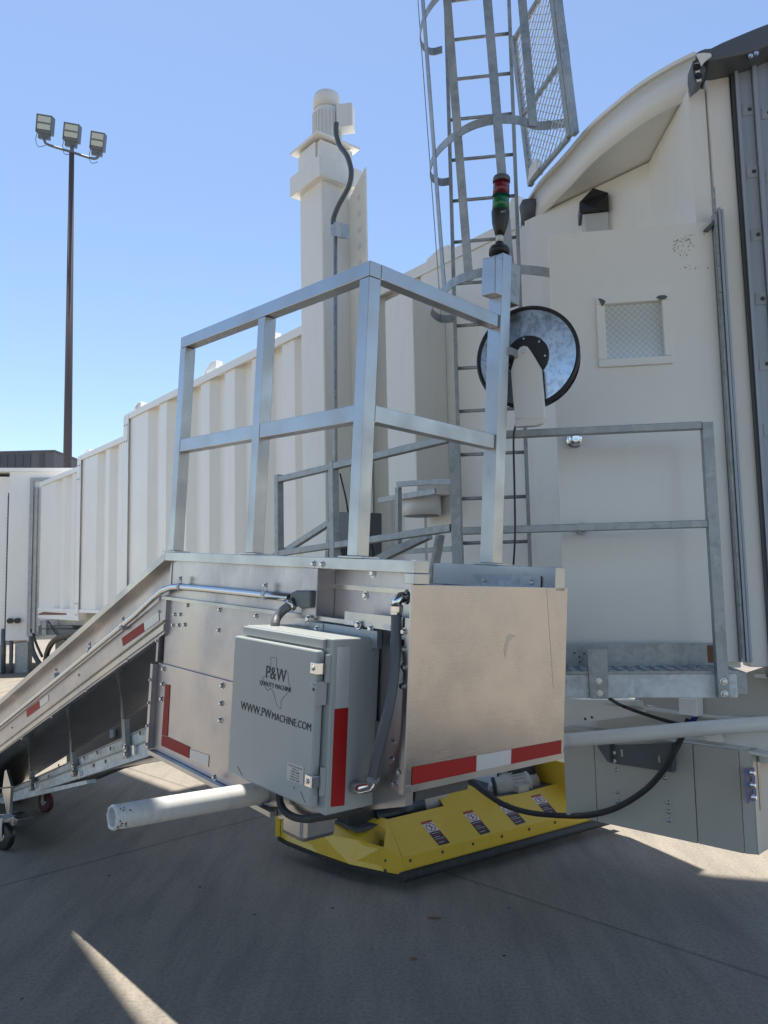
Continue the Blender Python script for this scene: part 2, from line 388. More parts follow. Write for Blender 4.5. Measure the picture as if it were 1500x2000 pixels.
# underside channel, track and conduits by the far end
mb(m_dkg).prism([T.hit(x, y, 1, .28) for x, y in ((75, 1222), (140, 1222), (152, 1240), (75, 1240))], T.ax[1]*.2).build('track_beam', None, br)
mb(m_rust).prism([T.hit(x, y, 1, .2) for x, y in ((75, 1199), (85, 1195), (100, 1196), (130, 1198), (130, 1201), (98, 1201), (75, 1201))], T.ax[1]*-.004).build('rust_stain', None, br)
mb(m_white).box(T, 10.3, 12.9, .2, .5, 1.12, 1.268).build('rail_beam', None, br)
mb(m_cream).box(T, 6.4, 12.6, .5, 2.2, .9, 1.118).build('under_frame', None, br)
k = mb(m_galv); k.prism([T.hit(x, y, 1, .3) for x, y in ((78, 1212), (90, 1212), (90, 1226), (78, 1226))], T.ax[1]*.05)
k.prism([T.hit(x, y, 1, .3) for x, y in ((87, 1213), (95, 1213), (95, 1240), (87, 1240))], -T.ax[1]*.05); k.build('hanger', None, br)
mb(m_blk).tube([T.hit(x, y, 1, .25) for x, y in ((60, 1203), (62, 1225), (70, 1255), (82, 1282))], .025, 8, 5).build('power_cable', None, br)
mb(m_blk).tube([T.hit(x, y, 1, .25) for x, y in ((95, 1213), (105, 1232), (115, 1243), (130, 1250))], .014, 8, 5).build('power_cable', None, br)
mb(m_blk).tube([T.hit(x, y, 1, .25) for x, y in ((82, 1228), (150, 1228))], .01, 8).build('power_cable', None, br)
mb(m_blk).tube([T.hit(x, y, 1, .1) for x, y in ((160, 1232), (125, 1243), (105, 1252), (93, 1272), (88, 1300))], .05, 10, 5).build('power_cable', None, br)
# rotunda block at the far left
RF = Fr(dep(57, 1250, 15.9), (-1, -.14, 0), (.14*-1, 1, 0), (0, 0, 1)); zt = dep(57, 915, 15.9).z
zb = RF.o.z
b = mb(m_white).box(Fr((RF.o.x, RF.o.y, 0), RF.ax[0], RF.ax[1], RF.ax[2]), -1.4, .46, 0, 2.6, zb, zt-.02)
b.box(Fr((RF.o.x, RF.o.y, 0), RF.ax[0], RF.ax[1], RF.ax[2]), .435, 2.4, .15, 2.6, zb-.1, zt-.1)
b.build('rotunda_wall', None, br)
RG = Fr((RF.o.x, RF.o.y, 0), RF.ax[0], RF.ax[1], RF.ax[2])
mb(m_white).box(RG, -1.45, 2.5, -.04, 2.7, zt-.018, zt+.06).build('rotunda_roof', None, br)
b = mb(m_galv).box(RG, -.03, .04, -.05, -.002, zb+.15, zt-.22).box(RG, -.5, .04, -.05, -.002, zt-.218, zt-.15).box(RG, -.12, -.07, -.07, -.002, zb+.12, zt-.35)
b.box(RG, -.3, .04, -.05, -.002, zb+.08, zb+.148); b.build('weather_frame', None, br)
for xx in (.36, .22): mb(m_blk).lathe(RG.w(xx, 0, zb+.4), -RG.ax[1], [(0, .055), (.1, .055), (.12, .05)], 12).build('drain_spout', None, br)
b = mb(m_dark)
for i in range(40): b.box(RG, .50, .53, .13, .149, zb+.2+i*.07, zb+.24+i*.07)
b.box(RG, .498, .532, .1495, .1499, zb+.15, zb+3.05); b.build('vent_panel', None, br)
b = mb(m_galv).box(RG, .05, .3, .1, .4, 0, zb-.05).box(RG, .6, .8, .3, .5, 0, zb-.05); b.build('support_leg', None, br)
mb(m_white).lathe(RG.w(-1.2, 1.3, 0), Z, [(0, 1.0), (zb-.02, 1.0)], 32).build('support_column', None, br)
b = mb(m_dkg).tube([RG.w(.36, .05, 0), RG.w(.36, .05, .6), RG.w(.42, .05, 1.0)], .04, 8, 4)
b.tube([RG.w(-.02, .05, .9), RG.w(-.06, .0, .5), RG.w(-.2, .0, .2), RG.w(-.4, .0, .0)], .05, 8, 4); b.tube([RG.w(.5, .05, 0), RG.w(.52, .05, .9)], .045, 8)
b.build('cable_bundle', None, br)

# vertical lift column with motor
cc = mb(m_cream)
lc0, lc1 = T.loc(632, 600, 1, -.40)[0], 2.32
zc = T.hit(632, 345, 1, -.40).z
cc.box(T, lc0, lc0+.37, -.40, -.035, .75, zc); col = cc.build('lift_column', None, br, .015)
b = mb(m_cream).box(T, lc0-.065, lc0+.435, -.465, -.0, zc-.02, zc+.17); b.build('collar', None, col, .008)
b = mb(m_cream).box(T, lc0-.0, lc0+.37, -.41, -.06, zc+.171, zc+.36)
b.prism([T.w(lc0-.04, -.47, zc+.38), T.w(lc0+.42, -.47, zc+.38), T.w(lc0+.42, -.0, zc+.38), T.w(lc0-.04, -.0, zc+.38)], Z*.025)
b.prism([T.w(lc0+.06, -.43, zc+.18), T.w(lc0+.31, -.43, zc+.18), T.w(lc0+.31, -.43, zc+.36), T.w(lc0+.06, -.43, zc+.36)], T.ax[1]*.018)
b.build('gear_housing', None, col, .004)
mc = T.w(lc0+.17, -.22, zc+.406)
b = mb(m_white).lathe(mc, Z, [(0, .15), (.02, .15), (.03, .125), (.05, .12), (.36, .12), (.37, .118)], 28)
for i in range(26):
    a = 2*math.pi*i/26; d = V((math.cos(a), math.sin(a), 0)); b.beam(mc+d*.127+Z*.06, mc+d*.127+Z*.33, .006, .02, d)
b.lathe(mc+Z*.371, Z, [(0, .128), (.11, .128), (.15, .115), (.168, .08), (.17, .02)], 28)
b.build('motor', None, col)
tb_ = mb(m_white).box(Fr(mc+V((.16, -.09, .24)), D.ax[0], D.ax[1], D.ax[2]), -.06, .09, -.05, .09, -.1, .12); tb_.build('terminal_box', None, col, .008)
# perforated flange plate beside the column
pf = mb(m_cream); t0p = lc0-.26; zt2 = T.hit(706, 360, 1, -.10).z
pf.box(T, t0p, lc0-.001, -.115, -.10, 1.1, zt2-.08); pf.prism([T.w(t0p, -.115, zt2-.0799), T.w(lc0-.001, -.115, zt2-.0799), T.w(t0p, -.115, zt2+.12)], T.ax[1]*.015)
pf = pf.build('perforated_plate', None, br)
hb = mb(m_blk)
hb.use(m_stick)
for i in range(22):
    hb.lathe(T.w(lc0-.16, -.1165, zt2-.12-i*.15), -T.ax[1], [(0, .027), (.001, .027)], 16)
hb.build('hole', None, pf)
# its conduit
cp = lambda x, y: T.hit(x, y, 1, -.45)
b = mb(m_dkg).tube([cp(657, 240), cp(657, 262), cp(664, 285), cp(678, 305), cp(686, 335), cp(681, 365), cp(662, 400), cp(652, 425), cp(651, 438)], .022, 10, 6)
b.build('motor_conduit', None, br)
mb(m_galv).prism([T.hit(x, y, 1, -.46) for x, y in ((646, 432), (666, 435), (666, 463), (646, 460))], T.ax[1]*.09).build('junction_box', None, br, .004)
mb(m_galv).tube([cp(655, 462), cp(655, 905), cp(653, 1000)], .017, 10).build('rigid_conduit', None, br)
# air duct box on the tunnel side
da0, da1 = .70, 1.04
b = mb(m_cream).box(T, da0, da1, -.35, -.014, 2.29, 3.86); b.build('duct_box', None, br, .01)
b = mb(m_white).lathe(T.w(.87, -.16, 2.14), Z, [(0, .15), (.15, .15)], 28); b.use(m_blk).lathe(T.w(.87, -.16, 2.139), -Z, [(0, .135), (.0015, .135)], 28); b.build('duct_outlet', None, br)
b = mb(m_galv).box(T, .50, 1.16, -.36, -.34, 2.26, 2.3); b.build('duct_bracket', None, br)

# ---- cab: recessed wall, return wall, soffit, curved fascia, post
C0, C1 = V((1.07, 5.0)), V((1.65, 4.31)); _c2 = D.hit(1381, 250, 1, .345); C2 = V((_c2.x, _c2.y))
def wallp(p, q, z0, z1, th, name, m=m_cream, bev=0):
    d = (q-p); n = V((-d.y, d.x)).normalized()*th
    return mb(m).prism([V((p.x, p.y, z0)), V((q.x, q.y, z0)), V((q.x+n.x, q.y+n.y, z0)), V((p.x+n.x, p.y+n.y, z0))], Z*(z1-z0)).build(name, None, br, bev)
cd = (C0-C1).normalized()
wallp(C0+cd*.05, C1-cd*.02, 1.2, 4.01, -.08, 'cab_wall')
wallp(C1, C2, 1.2, 4.01, -.08, 'return_wall')
b = mb(m_cream); q = C1+cd*.23; 
for qq in (.14,): 
    p_ = C1+cd*qq; n_ = V((-cd.y, cd.x))
    s = -1 if (V((0, 0))-p_).dot(n_) < 0 else 1
    b.prism([V((p_.x, p_.y, 1.25)), V((p_.x+cd.x*.07, p_.y+cd.y*.07, 1.25)), V((p_.x+cd.x*.07+n_.x*s*.03, p_.y+cd.y*.07+n_.y*s*.03, 1.25)), V((p_.x+n_.x*s*.03, p_.y+n_.y*s*.03, 1.25))], Z*2.745)
b.build('wall_stiffener', None, br, .004)
arc = [V((1.04, 5.10)), V((1.075, 4.86)), V((1.16, 4.56)), V((1.235, 4.26)), V((1.32, 4.05)), V((1.41, 3.87)), V((1.52, 3.725)), V((1.6, 3.645))]
arc3 = spline([V((a.x, a.y, 0)) for a in arc], 5)
fa = mb(m_cream); n = len(arc3)
def inn(p, k): 
    c = V((2.95, 4.95, 0)); return p+(c-p).normalized()*k
lo = [fa.v(V((p.x, p.y, 4.0))) for p in arc3]; hi = [fa.v(V((p.x, p.y, 4.2))) for p in arc3]
li = [fa.v(inn(V((p.x, p.y, 4.0)), .03)) for p in arc3]; hi2 = [fa.v(inn(V((p.x, p.y, 4.2)), .03)) for p in arc3]
for p in li: p.co.z = 4.0
for p in hi2: p.co.z = 4.2
for i in range(n-1):
    fa.face([lo[i], lo[i+1], hi[i+1], hi[i]], True); fa.face([li[i], hi2[i], hi2[i+1], li[i+1]], True)
    fa.face([hi[i], hi[i+1], hi2[i+1], hi2[i]]); fa.face([lo[i], li[i], li[i+1], lo[i+1]])
fa.face([lo[0], hi[0], hi2[0], li[0]]); fa.face([lo[-1], li[-1], hi2[-1], hi[-1]])
fa.build('cab_fascia', None, br)
inner = [inn(p, .031) for p in arc3]
sf = [V((p.x, p.y, 4.02)) for p in inner]
sf += [V((1.70, 3.75, 4.02)), V((1.76, 4.40, 4.02)), V((1.17, 5.12, 4.02))]
mb(m_cream).prism(sf, Z*.05).build('cab_soffit', None, br)
mb(m_cream).prism([p+Z*.13 for p in sf], Z*.04).build('cab_roof', None, br)
mb(m_white).strip([V((p.x, p.y, 4.208))-(V((2.95, 4.95, 4.208))-V((p.x, p.y, 4.208))).normalized()*.004 for p in arc3], Z, .02, .03).build('roof_trim', None, br)
DC = lambda x, y, v=0: D.loc(x, y, 1, v)
# post panel and bellows
PY = .335
pfx0 = D.loc(1365, 300, 1, PY)[0]; 
post = mb(m_cream).prism([D.hit(x, y, 1, PY) for x, y in ((1377, 131), (1423, 131), (1446, 450), (1500, 1190), (1509, 1303), (1464, 1303), (1399, 430))], D.ax[1]*.10)
post.build('cab_post', None, br, .006)
b = mb(m_white).prism([D.hit(x, y, 1, PY-.004) for x, y in ((1379, 133), (1382, 133), (1404, 430), (1401, 430))], D.ax[1]*.0035); b.build('post_flange', None, br)
# bellows: slats, each a shallow folded strip stepping to the right and towards the viewer
bel = thing('cab_bellows', 'blue grey slatted bellows curtain at the right edge beneath the dark canopy', 'bellows', (1.9, 3.5, 1.3))
BF = Fr(D.hit(1446, 450, 1, PY), (.97, -.22, 0), (.22, .97, 0), (0, 0, 1))
z0, z1 = 1.15, 4.17
mb(m_dark).box(BF, .0, .018, -.005, .1, z0, z1-0.02).box(BF, .0185, .03, -.03, .1, z0, z1-.02)
for i in range(10):
    a = .03+i*.085
    s = mb(m_bell)
    s.box(Fr(BF.o*1, BF.ax[0], BF.ax[1], BF.ax[2]), a, a+.063, -.01, .08, z0-BF.o.z, z1-BF.o.z)
    s.box(BF, a+.0635, a+.083, -.03, .08, z0-BF.o.z, z1-BF.o.z)
    s = s.build('slat', None, bel, .003)
    if i < 4:
        for kz in range(9):
            zz = 3.865-.315*kz-BF.o.z-i*.03
            c_ = mb(m_galv).box(BF, a+.012, a+.062, -.013, -.0102, zz-.03, zz+.03); c_.use(m_dark).bolt(BF.w(a+.045, -.0132, zz), -BF.ax[1], .007, .005)
            c_.build('clip', None, s)
s = mb(m_dark).box(BF, .0, .014, -.02, .08, z0-BF.o.z, z1-BF.o.z); s.use(m_bell).box(BF, .0145, .0285, -.035, .08, z0-BF.o.z, z1-BF.o.z); s.build('edge_channel', None, bel)
# canopy above
cn = thing('cab_canopy', 'dark fabric canopy edge drooping over the cab top at upper right', 'canopy', (1.8, 3.5, 4.1))
pc = lambda x, y, v=.18: D.hit(x, y, 1, v)
b = mb(m_dkg); 
outer = [(1357, 103), (1366, 98), (1376, 94), (1388, 93), (1410, 82), (1424, 76), (1450, 65), (1474, 55), (1500, 45), (1560, 22)]
lower = [(1560, 64), (1500, 88), (1480, 97), (1462, 103), (1440, 108), (1420, 112), (1395, 117), (1385, 118), (1372, 112)]
b.prism([pc(x, y) for x, y in outer+lower], D.ax[1]*.5+V((.1, 0, .0))); b.build('fabric', None, cn, .01)
b = mb(m_white).prism([pc(x, y, .165) for x, y in ((1361, 105), (1375, 103), (1388, 104), (1390, 109), (1383, 114), (1376, 120), (1371, 127), (1367, 117))], D.ax[1]*.012); b.build('torn_flap', None, cn)
b = mb(m_dkg).prism([pc(x, y, .20) for x, y in ((1353, 120), (1361, 115), (1372, 120), (1378, 134), (1374, 152), (1358, 165), (1353, 140))], D.ax[1]*.1)
b.use(m_white).prism([pc(x, y, .198) for x, y in ((1357, 124), (1364, 121), (1370, 158), (1361, 160))], D.ax[1]*.0015)
b.use(m_blk); b.bolt(pc(1361, 131, .196), -D.ax[1], .012, .004); b.bolt(pc(1364, 148, .196), -D.ax[1], .012, .004)
b.build('hinge_plate', None, cn)
b = mb(m_dkg).prism([pc(x, y, .19) for x, y in ((1460, 102), (1484, 97), (1482, 108), (1464, 116))], D.ax[1]*.02); b.use(m_steel).bolt(pc(1466, 109, .188), -D.ax[1], .008, .006).bolt(pc(1477, 104, .188), -D.ax[1], .008, .006); b.build('clamp', None, cn)
mb(m_cream).prism([pc(x, y, .30) for x, y in ((1378, 119), (1462, 105), (1500, 93), (1560, 75), (1560, 96), (1500, 110), (1424, 131), (1364, 131))], D.ax[1]*.08).build('cab_header', None, br)

# wall lamp over the door
wl = thing('wall_lamp', 'black wall light with clear lens on the cream wall above the door', 'lamp', (1.3, 4.6, 3.85))
WF = Fr((1.335, 4.59, 3.755), (.98, -.19, 0), (.19, .98, 0), (0, 0, 1))
b = mb(m_blk).prism([WF.w(-.1, -.12, .06), WF.w(-.1, -.12, .13), WF.w(-.02, -.16, .19), WF.w(.07, -.12, .17), WF.w(.07, -.12, .06), WF.w(-.02, -.16, .06)], WF.ax[1]*.2)
b.box(WF, .072, .10, -.08, .07, -.05, .19); b.build('housing', None, wl, .003)
mb(m_lamp).prism([WF.w(-.085, -.11, .058), WF.w(.065, -.11, .058), WF.w(.065, -.11, -.11), WF.w(-.06, -.11, -.11)], WF.ax[1]*.17).build('lens', None, wl, .006)

# ---- the open service door (outer face towards the camera)
dr = thing('service_door', 'cream steel door standing open, with wired glass window and rust marks', 'door', D.w(1.3, .29, 1.2))
dv_ = D.loc(1072, 455, 1, .29); dl = D.loc(1105, 1290, 1, .29); dR = D.loc(1385, 448, 1, .29); dRb = D.loc(1449, 1290, 1, .29)
xl, xr, zt_, zb_ = (dv_[0]+dl[0])/2, (dR[0]+dRb[0])/2, dv_[2]-.01, 1.232
wp = [D.loc(x, y, 1, .29) for x, y in ((1181, 592), (1292, 592), (1297, 700), (1183, 700))]
wx0, wx1, wz0, wz1 = (wp[0][0]+wp[3][0])/2, (wp[1][0]+wp[2][0])/2, (wp[3][2]+wp[2][2])/2, (wp[0][2]+wp[1][2])/2
b = mb(m_doorw).box(D, xl, wx0, .29, .33, zb_, zt_).box(D, wx1, xr, .29, .33, zb_, zt_).box(D, wx0, wx1, .29, .33, zb_, wz0).box(D, wx0, wx1, .29, .33, wz1, zt_)
bmesh.ops.remove_doubles(b.bm, verts=b.bm.verts, dist=.0001)
door = b.build('door_leaf', None, dr)
f = .038; wf = mb(m_doorw)
for bb in ((wx0-f, wx1+f, wz1, wz1+f), (wx0-f, wx1+f, wz0-f, wz0), (wx0-f, wx0, wz0+.0003, wz1-.0003), (wx1, wx1+f, wz0+.0003, wz1-.0003)):
    wf.box(D, bb[0], bb[1], .274, .2895, bb[2], bb[3])
wf = wf.build('window_frame', None, dr, .004)
mb(m_glass).box(D, wx0-.003, wx1+.003, .305, .315, wz0-.003, wz1+.003).build('pane', None, wf)
mb(m_dkg).prism([D.hit(x, y, 1, .2725) for x, y in ((1168, 583), (1174, 583), (1183, 588), (1180, 594), (1176, 599), (1173, 592))], D.ax[1]*.001).build('tape_remnant', None, wf)
mb(m_dkg).prism([D.hit(x, y, 1, .2725) for x, y in ((1281, 581), (1287, 577), (1298, 576), (1304, 579), (1300, 584), (1289, 586))], D.ax[1]*.001).build('tape_remnant', None, wf)
rs = mb(m_rust)
rng = random.Random(3)
for i in range(90):
    if i < 50: a = rng.gauss(2.4, 1.4); rr = rng.gauss(.040, .008); cx, cy = 1337, 482; x, y = cx+math.cos(a)*rr*430, cy-math.sin(a)*rr*380
    elif i < 65: x, y = rng.uniform(1320, 1352), rng.uniform(468, 500)
    else: x, y = rng.uniform(1325, 1384), rng.choice([rng.uniform(455, 462), rng.uniform(470, 530), rng.uniform(520, 526)])
    c = D.loc(x, y, 1, .2885); r0 = rng.uniform(.0006, .0036)
    rs.prism([D.w(c[0]+r0*math.cos(k*1.05)*rng.uniform(.5, 1.3), .2888, c[2]+r0*math.sin(k*1.05)*rng.uniform(.5, 1.3)) for k in range(6)], D.ax[1]*.001)
rs.build('rust_mark', None, dr)
def knob(px, py, r, nm):
    c = D.hit(px, py, 1, .2895)
    return mb(m_chrome).lathe(c, -D.ax[1], [(0, r*1.15), (.006, r*1.1), (.012, r*.5), (.03, r*.45), (.036, r*.9), (.05, r), (.062, r*.85), (.066, r*.45), (.064, r*.2)], 28).build(nm, None, dr)
knob(1122, 860, .034, 'knob'); knob(1136, 1033, .026, 'latch_knob')
# continuous hinge + channel frame
h_ = mb(m_galv).box(D, xr+.002, xr+.02, .26, .30, zb_-.0, zt_+.03)
for i in range(34):
    z = zb_+.02+i*.065; h_.lathe(D.w(xr+.011, .258, z), Z, [(0, .006), (.06, .006)], 8)
h_.build('hinge', None, dr)
h_ = mb(m_bell).box(D, xr+.022, xr+.034, .25, .32, zb_, zt_+.05).box(D, xr+.036, xr+.046, .25, .32, zb_, zt_+.04); h_.build('hinge_channel', None, dr)
h_ = mb(m_dkg).prism([D.hit(x, y, 1, .26) for x, y in ((1376, 448), (1396, 428), (1398, 433), (1385, 449))], D.ax[1]*.05); h_.build('door_stop', None, dr)

# ================================================================== SERVICE LANDING
la = thing('service_landing', 'galvanised steel landing with pipe railings in front of the cream door', 'landing', D.w(1, 0, 1.1))
lc = lambda x, y, v=0.: D.hit(x, y, 1, v)
l0 = D.loc(1440, 1336, 1, 0)[0]; zb2 = 1.112; zt3 = 1.212
mb(m_galvb).box(D, .25, l0, 0, .05, zb2, zt3).build('edge_channel', None, la, .004)
mb(m_galv).box(D, l0-.045, l0+.055, .055, .3, zb2+.005, zt3).build('side_channel', None, la, .003)
dk = mb(m_galv).box(D, .25, l0+.01, -.005, .285, zt3+.001, zt3+.012)
rng = random.Random(5)
dk.use(m_steel)
for i in range(46):
    for j in range(9):
        a = .27+i*.026+(.013 if j % 2 else 0); bq = .01+j*.032; s = 1 if (i+j) % 2 else -1
        dk.beam(D.w(a-.008, bq-.006*s, zt3+.0135), D.w(a+.008, bq+.006*s, zt3+.0135), .004, .003)
dk.build('tread_plate', m_galv, la)
tz0, tz1 = D.loc(1250, 1304, 1, .2)[2], D.loc(1250, 1257, 1, .2)[2]
tk = mb(m_galv).box(D, .3, D.loc(1398, 1280, 1, .2)[0], .2, .208, tz0-.02, tz1)
tk.use(m_rust).box(D, D.loc(1382, 1280, 1, .2)[0], D.loc(1396, 1280, 1, .2)[0], .1985, .1995, tz0+.02, tz1-.01)
tk.use(m_dark)
for x, y in ((1122, 1275), (1132, 1283), (1141, 1277), (1132, 1293)): tk.lathe(lc(x, y, .1995), -D.ax[1], [(0, .005), (.001, .005)], 8)
tk.build('toe_plate', None, la)
b = mb(m_galv).prism([lc(x, y, -.012) for x, y in ((1147, 1268), (1186, 1268), (1189, 1365), (1153, 1365))], D.ax[1]*.009)
b.use(m_steel).bolt(lc(1170, 1330, -.0125), -D.ax[1], .009).bolt(lc(1172, 1354, -.0125), -D.ax[1], .009); b.build('strap', None, la)
def post(pix_top, pix_bot, w_=.042, v=-.02, nm='post'):
    p, q = lc(*pix_top, v), lc(*pix_bot, v); return mb(m_galv).beam(q, V((q.x, q.y, p.z)), w_, w_, D.ax[1]).build(nm, None, la, .003)
b = mb(m_galv); q = lc(1415, 1362, -.02); p = lc(1377, 826, -.02); mid = (p.xy+q.xy)/2
b.beam(V((mid.x, mid.y, q.z)), V((mid.x, mid.y, p.z)), .045, .045, D.ax[1]); b.use(m_steel).bolt(V((mid.x, mid.y, 1.185))-D.ax[1]*.024, -D.ax[1], .011).bolt(V((mid.x, mid.y, 1.135))-D.ax[1]*.024, -D.ax[1], .011)
b.build('post', None, la, .003)
ztop = lc(1250, 837, -.02).z; zmid = lc(1250, 1027, -.02).z
pl = lc(889, 960, -.02)
mb(m_galv).beam(V((pl.x, pl.y, 1.1)), V((pl.x, pl.y, 2.27)), .042, .042, D.ax[1]).build('post', None, la, .003)
for zz, nm in ((ztop, 'top_rail'), (zmid, 'mid_rail')):
    mb(m_galv).beam(V((pl.x, pl.y, zz))+D.ax[0]*.022, V((mid.x, mid.y, zz))-D.ax[0]*.0227, .04, .032, Z).build(nm, None, la, .003)
# side run of the railing going away along the bridge
SF = Fr((pl.x, pl.y, 0), T.ax[0], T.ax[1], T.ax[2])
s1, s2 = SF.loc(652, 980, 1, 0)[0], SF.loc(545, 1010, 1, 0)[0]
for ss in (s1, s2): mb(m_galv).beam(SF.w(ss, 0, 1.0 if ss == s1 else 1.77), SF.w(ss, 0, 2.28), .042, .042, SF.ax[1]).build('post', None, la, .003)
for y0, y1, nm in ((855, 937, 'top_rail'), (1031, 1081, 'mid_rail')):
    za, zb3 = SF.loc(885, y0, 1, 0)[2], SF.loc(545, y1, 1, 0)[2]
    zm = za+(zb3-za)*s1/s2
    mb(m_galv).beam(SF.w(.022, 0, za), SF.w(s1-.022, 0, zm), .04, .034).build(nm, None, la, .003)
    mb(m_galv).beam(SF.w(s1+.022, 0, zm), SF.w(s2-.022, 0, zb3), .04, .034).build(nm, None, la, .003)
sb = lambda x, y, v: SF.hit(x, y, 1, v)
mb(m_galv).beam(sb(555, 1078, .35), sb(646, 1020, .35), .035, .035).build('brace', None, la)
mb(m_galv).beam(sb(520, 1095, .1), sb(555, 1075, .1), .03, .03).build('brace', None, la)
mb(m_galv).beam(sb(735, 1095, .3), sb(838, 1045, .3), .04, .04).build('brace', None, la)
mb(m_galv).beam(sb(843, 1140, .25), sb(860, 1045, .25), .045, .02).build('stair_stringer', None, la)
mb(m_galv).beam(sb(640, 1105, .3), sb(646, 1020, .3), .03, .03).build('stair_stringer', None, la)
b = mb(m_galv).beam(sb(778, 946, .6), sb(845, 941, .6), .03, .03).beam(sb(778, 952, .6), sb(778, 1062, .6), .03, .03); b.beam(sb(845, 941, .6), sb(885, 941, .6), .03, .03); b.build('back_rail', None, la)
mb(m_galv).beam(sb(778, 1078, .7), sb(885, 1072, .7), .03, .03).build('back_rail', None, la)
# black control cabinet behind the railing with looped cables
cbx = thing('machine_box', 'dark equipment box with looped cables behind the aluminium railing', 'equipment box', sb(668, 1080, .7))
mb(m_dkg).prism([sb(x, y, .7) for x, y in ((662, 1000), (700, 1000), (700, 1095), (662, 1095))], T.ax[1]*.2).build('case', None, cbx, .005)
for k in range(5): mb(m_blk).tube([sb(712+k*2, 1065-k*3, .4), sb(724+k, 1075, .4), sb(728, 1092, .4), sb(726, 1110, .4)], .008, 6, 4).build('cable', None, cbx)
for k in range(4): mb(m_blk).tube([sb(665+k*4, 1062+k*2, .6), sb(668+k*3, 1080, .6), sb(674+k*2, 1095, .6)], .01, 6, 4).build('cable', None, cbx)
mb(m_blk).tube([sb(664, 925, .6), sb(676, 975, .6), sb(680, 1000, .6)], .006, 6).build('cable', None, cbx)

# ================================================================== ROOF LADDER WITH CAGE
ld = thing('caged_ladder', 'galvanised caged ladder climbing to the bridge roof', 'ladder', (.73, 5.14, 1.3))
LF = Fr((.73, 5.14, 0), D.ax[0], D.ax[1], D.ax[2])
for s, nm in ((-.222, 'stile'), (.222, 'stile')):
    mb(m_galv).box(LF, s-.012, s+.012, -.03, .03, 1.25, 6.3).build(nm, None, ld)
zr = [LF.loc(1012, y, 1, 0)[2] for y in (65, 148)]; st = .297
z = zr[0]+.6
while z > 1.4:
    mb(m_galv).tube([LF.w(-.21, 0, z), LF.w(.21, 0, z)], .012, 8).build('rung', None, ld); z -= st
hoop = lambda z, pts: [V((x, y, z)) for x, y in pts]
full = [(.52, 5.16), (.44, 5.18), (.37, 5.1), (.36, 4.95), (.40, 4.78), (.49, 4.62), (.60, 4.51), (.73, 4.46), (.86, 4.47), (.98, 4.53), (1.10, 4.52), (1.18, 4.50)]
mb(m_galv).strip(spline(hoop(4.4, full), 5), Z, .055, .006).build('cage_hoop', None, ld)
low = [(.51, 5.17), (.42, 5.18), (.345, 5.05), (.34, 4.92), (.38, 4.72), (.46, 4.52), (.60, 4.40), (.75, 4.36), (.88, 4.38), (1.02, 4.44), (1.1, 4.6), (1.1, 4.9), (.98, 5.12)]
mb(m_galv).strip(spline(hoop(3.42, low), 5), Z, .055, .006).build('cage_hoop', None, ld)
mb(m_galv).strip(spline(hoop(5.37, [(x-.045, y) for x, y in full]), 5), Z, .055, .006).build('cage_hoop', None, ld)
def strap(p0, p1, px, w_=.055, wd=None):
    mb(m_galv).strip([V(p0)+V((-.045*(p0[2]-4.4), 0, 0)), V(p1)+V((-.045*(p1[2]-4.4), 0, 0))], wd or V((1, 0, 0)), w_, .006).build('cage_strap', None, ld)
strap((.36, 5.02, 3.40), (.36, 5.02, 6.3), 0, .045, V((.1, 1, 0)))
strap((.375, 4.84, 3.40), (.375, 4.84, 6.3), 0, .045, V((.35, -.9, 0)))
strap((.505, 4.60, 3.45), (.505, 4.60, 6.3), 0, .055, V((.8, -.5, 0)))
strap((.73, 4.45, 3.40), (.73, 4.45, 6.3), 0, .055, V((1, 0, 0)))
strap((.955, 4.50, 4.38), (.955, 4.50, 6.3), 0, .055, V((1, .1, 0)))
# roof gate with expanded-metal mesh
gt = thing('roof_gate', 'grey mesh gate panel standing on the cab roof edge beside the ladder', 'gate', (1.07, 4.57, 4.2))
g0_, g1_ = V((1.0, 4.85, 0)), V((1.135, 4.33, 0)); gd = (g1_-g0_).normalized(); GF = Fr(g0_+V((.075*4.2, 0, 0)), gd, V((gd.y, -gd.x, 0)), V((-.075, 0, 1))); GL = (g1_-g0_).length
zg0, zg1, zm_ = 4.2, 5.28, 4.2+.0
zg1 = dep(1025, 70, g0_.dot(CF)+0).z; zg1 = ph(1027, 72, g0_, V((gd.y, -gd.x, 0))).z
b = mb(m_galv).box(GF, -.02, .02, -.015, .015, zg0, zg1+.02).box(GF, GL-.02, GL+.025, -.015, .015, zg0+.02, zg1+.02)
zmid = ph(1037, 215, g0_, V((gd.y, -gd.x, 0))).z
for zz in (zg0+.02, zmid, zg1): b.box(GF, .0201, GL-.0201, -.012, .012, zz-.012, zz+.012)
b.box(GF, .0201, GL-.0201, -.012, .012, zg1+.5, zg1+.53); b.build('frame', None, gt)
b = mb(m_galv).box(GF, GL+.03, GL+.075, -.015, .015, zg0, zg1+.4); b.use(m_bell)
for zz in (4.72, 5.3): b.box(GF, GL-.01, GL+.07, -.02, -.0155, zz-.06, zz+.06)
b.build('hinge_post', None, gt)
ms = mb(m_galvb); nx_, per, pz = 16, GL/16, .05
def seg(p, q): ms.beam(GF.w(p[0], 0, p[1]), GF.w(q[0], 0, q[1]), .004, .006, GF.ax[1])
zz = zg0+.04
r_ = 0
while zz < zg1-.02:
    for i in range(nx_):
        a = i*per; up = (i+r_) % 2 == 0
        seg((a, zz+(0 if up else pz*.5)), (a+per, zz+(pz*.5 if up else 0)))
    zz += pz*.5; r_ += 1
ms.build('mesh_infill', None, gt)
mb(m_white).prism([V((1.0, 4.86, 4.21)), V((1.06, 4.75, 4.21)), V((1.01, 4.7, 4.21)), V((.98, 4.86, 4.21))], Z*.08).build('foot_plate', None, gt)
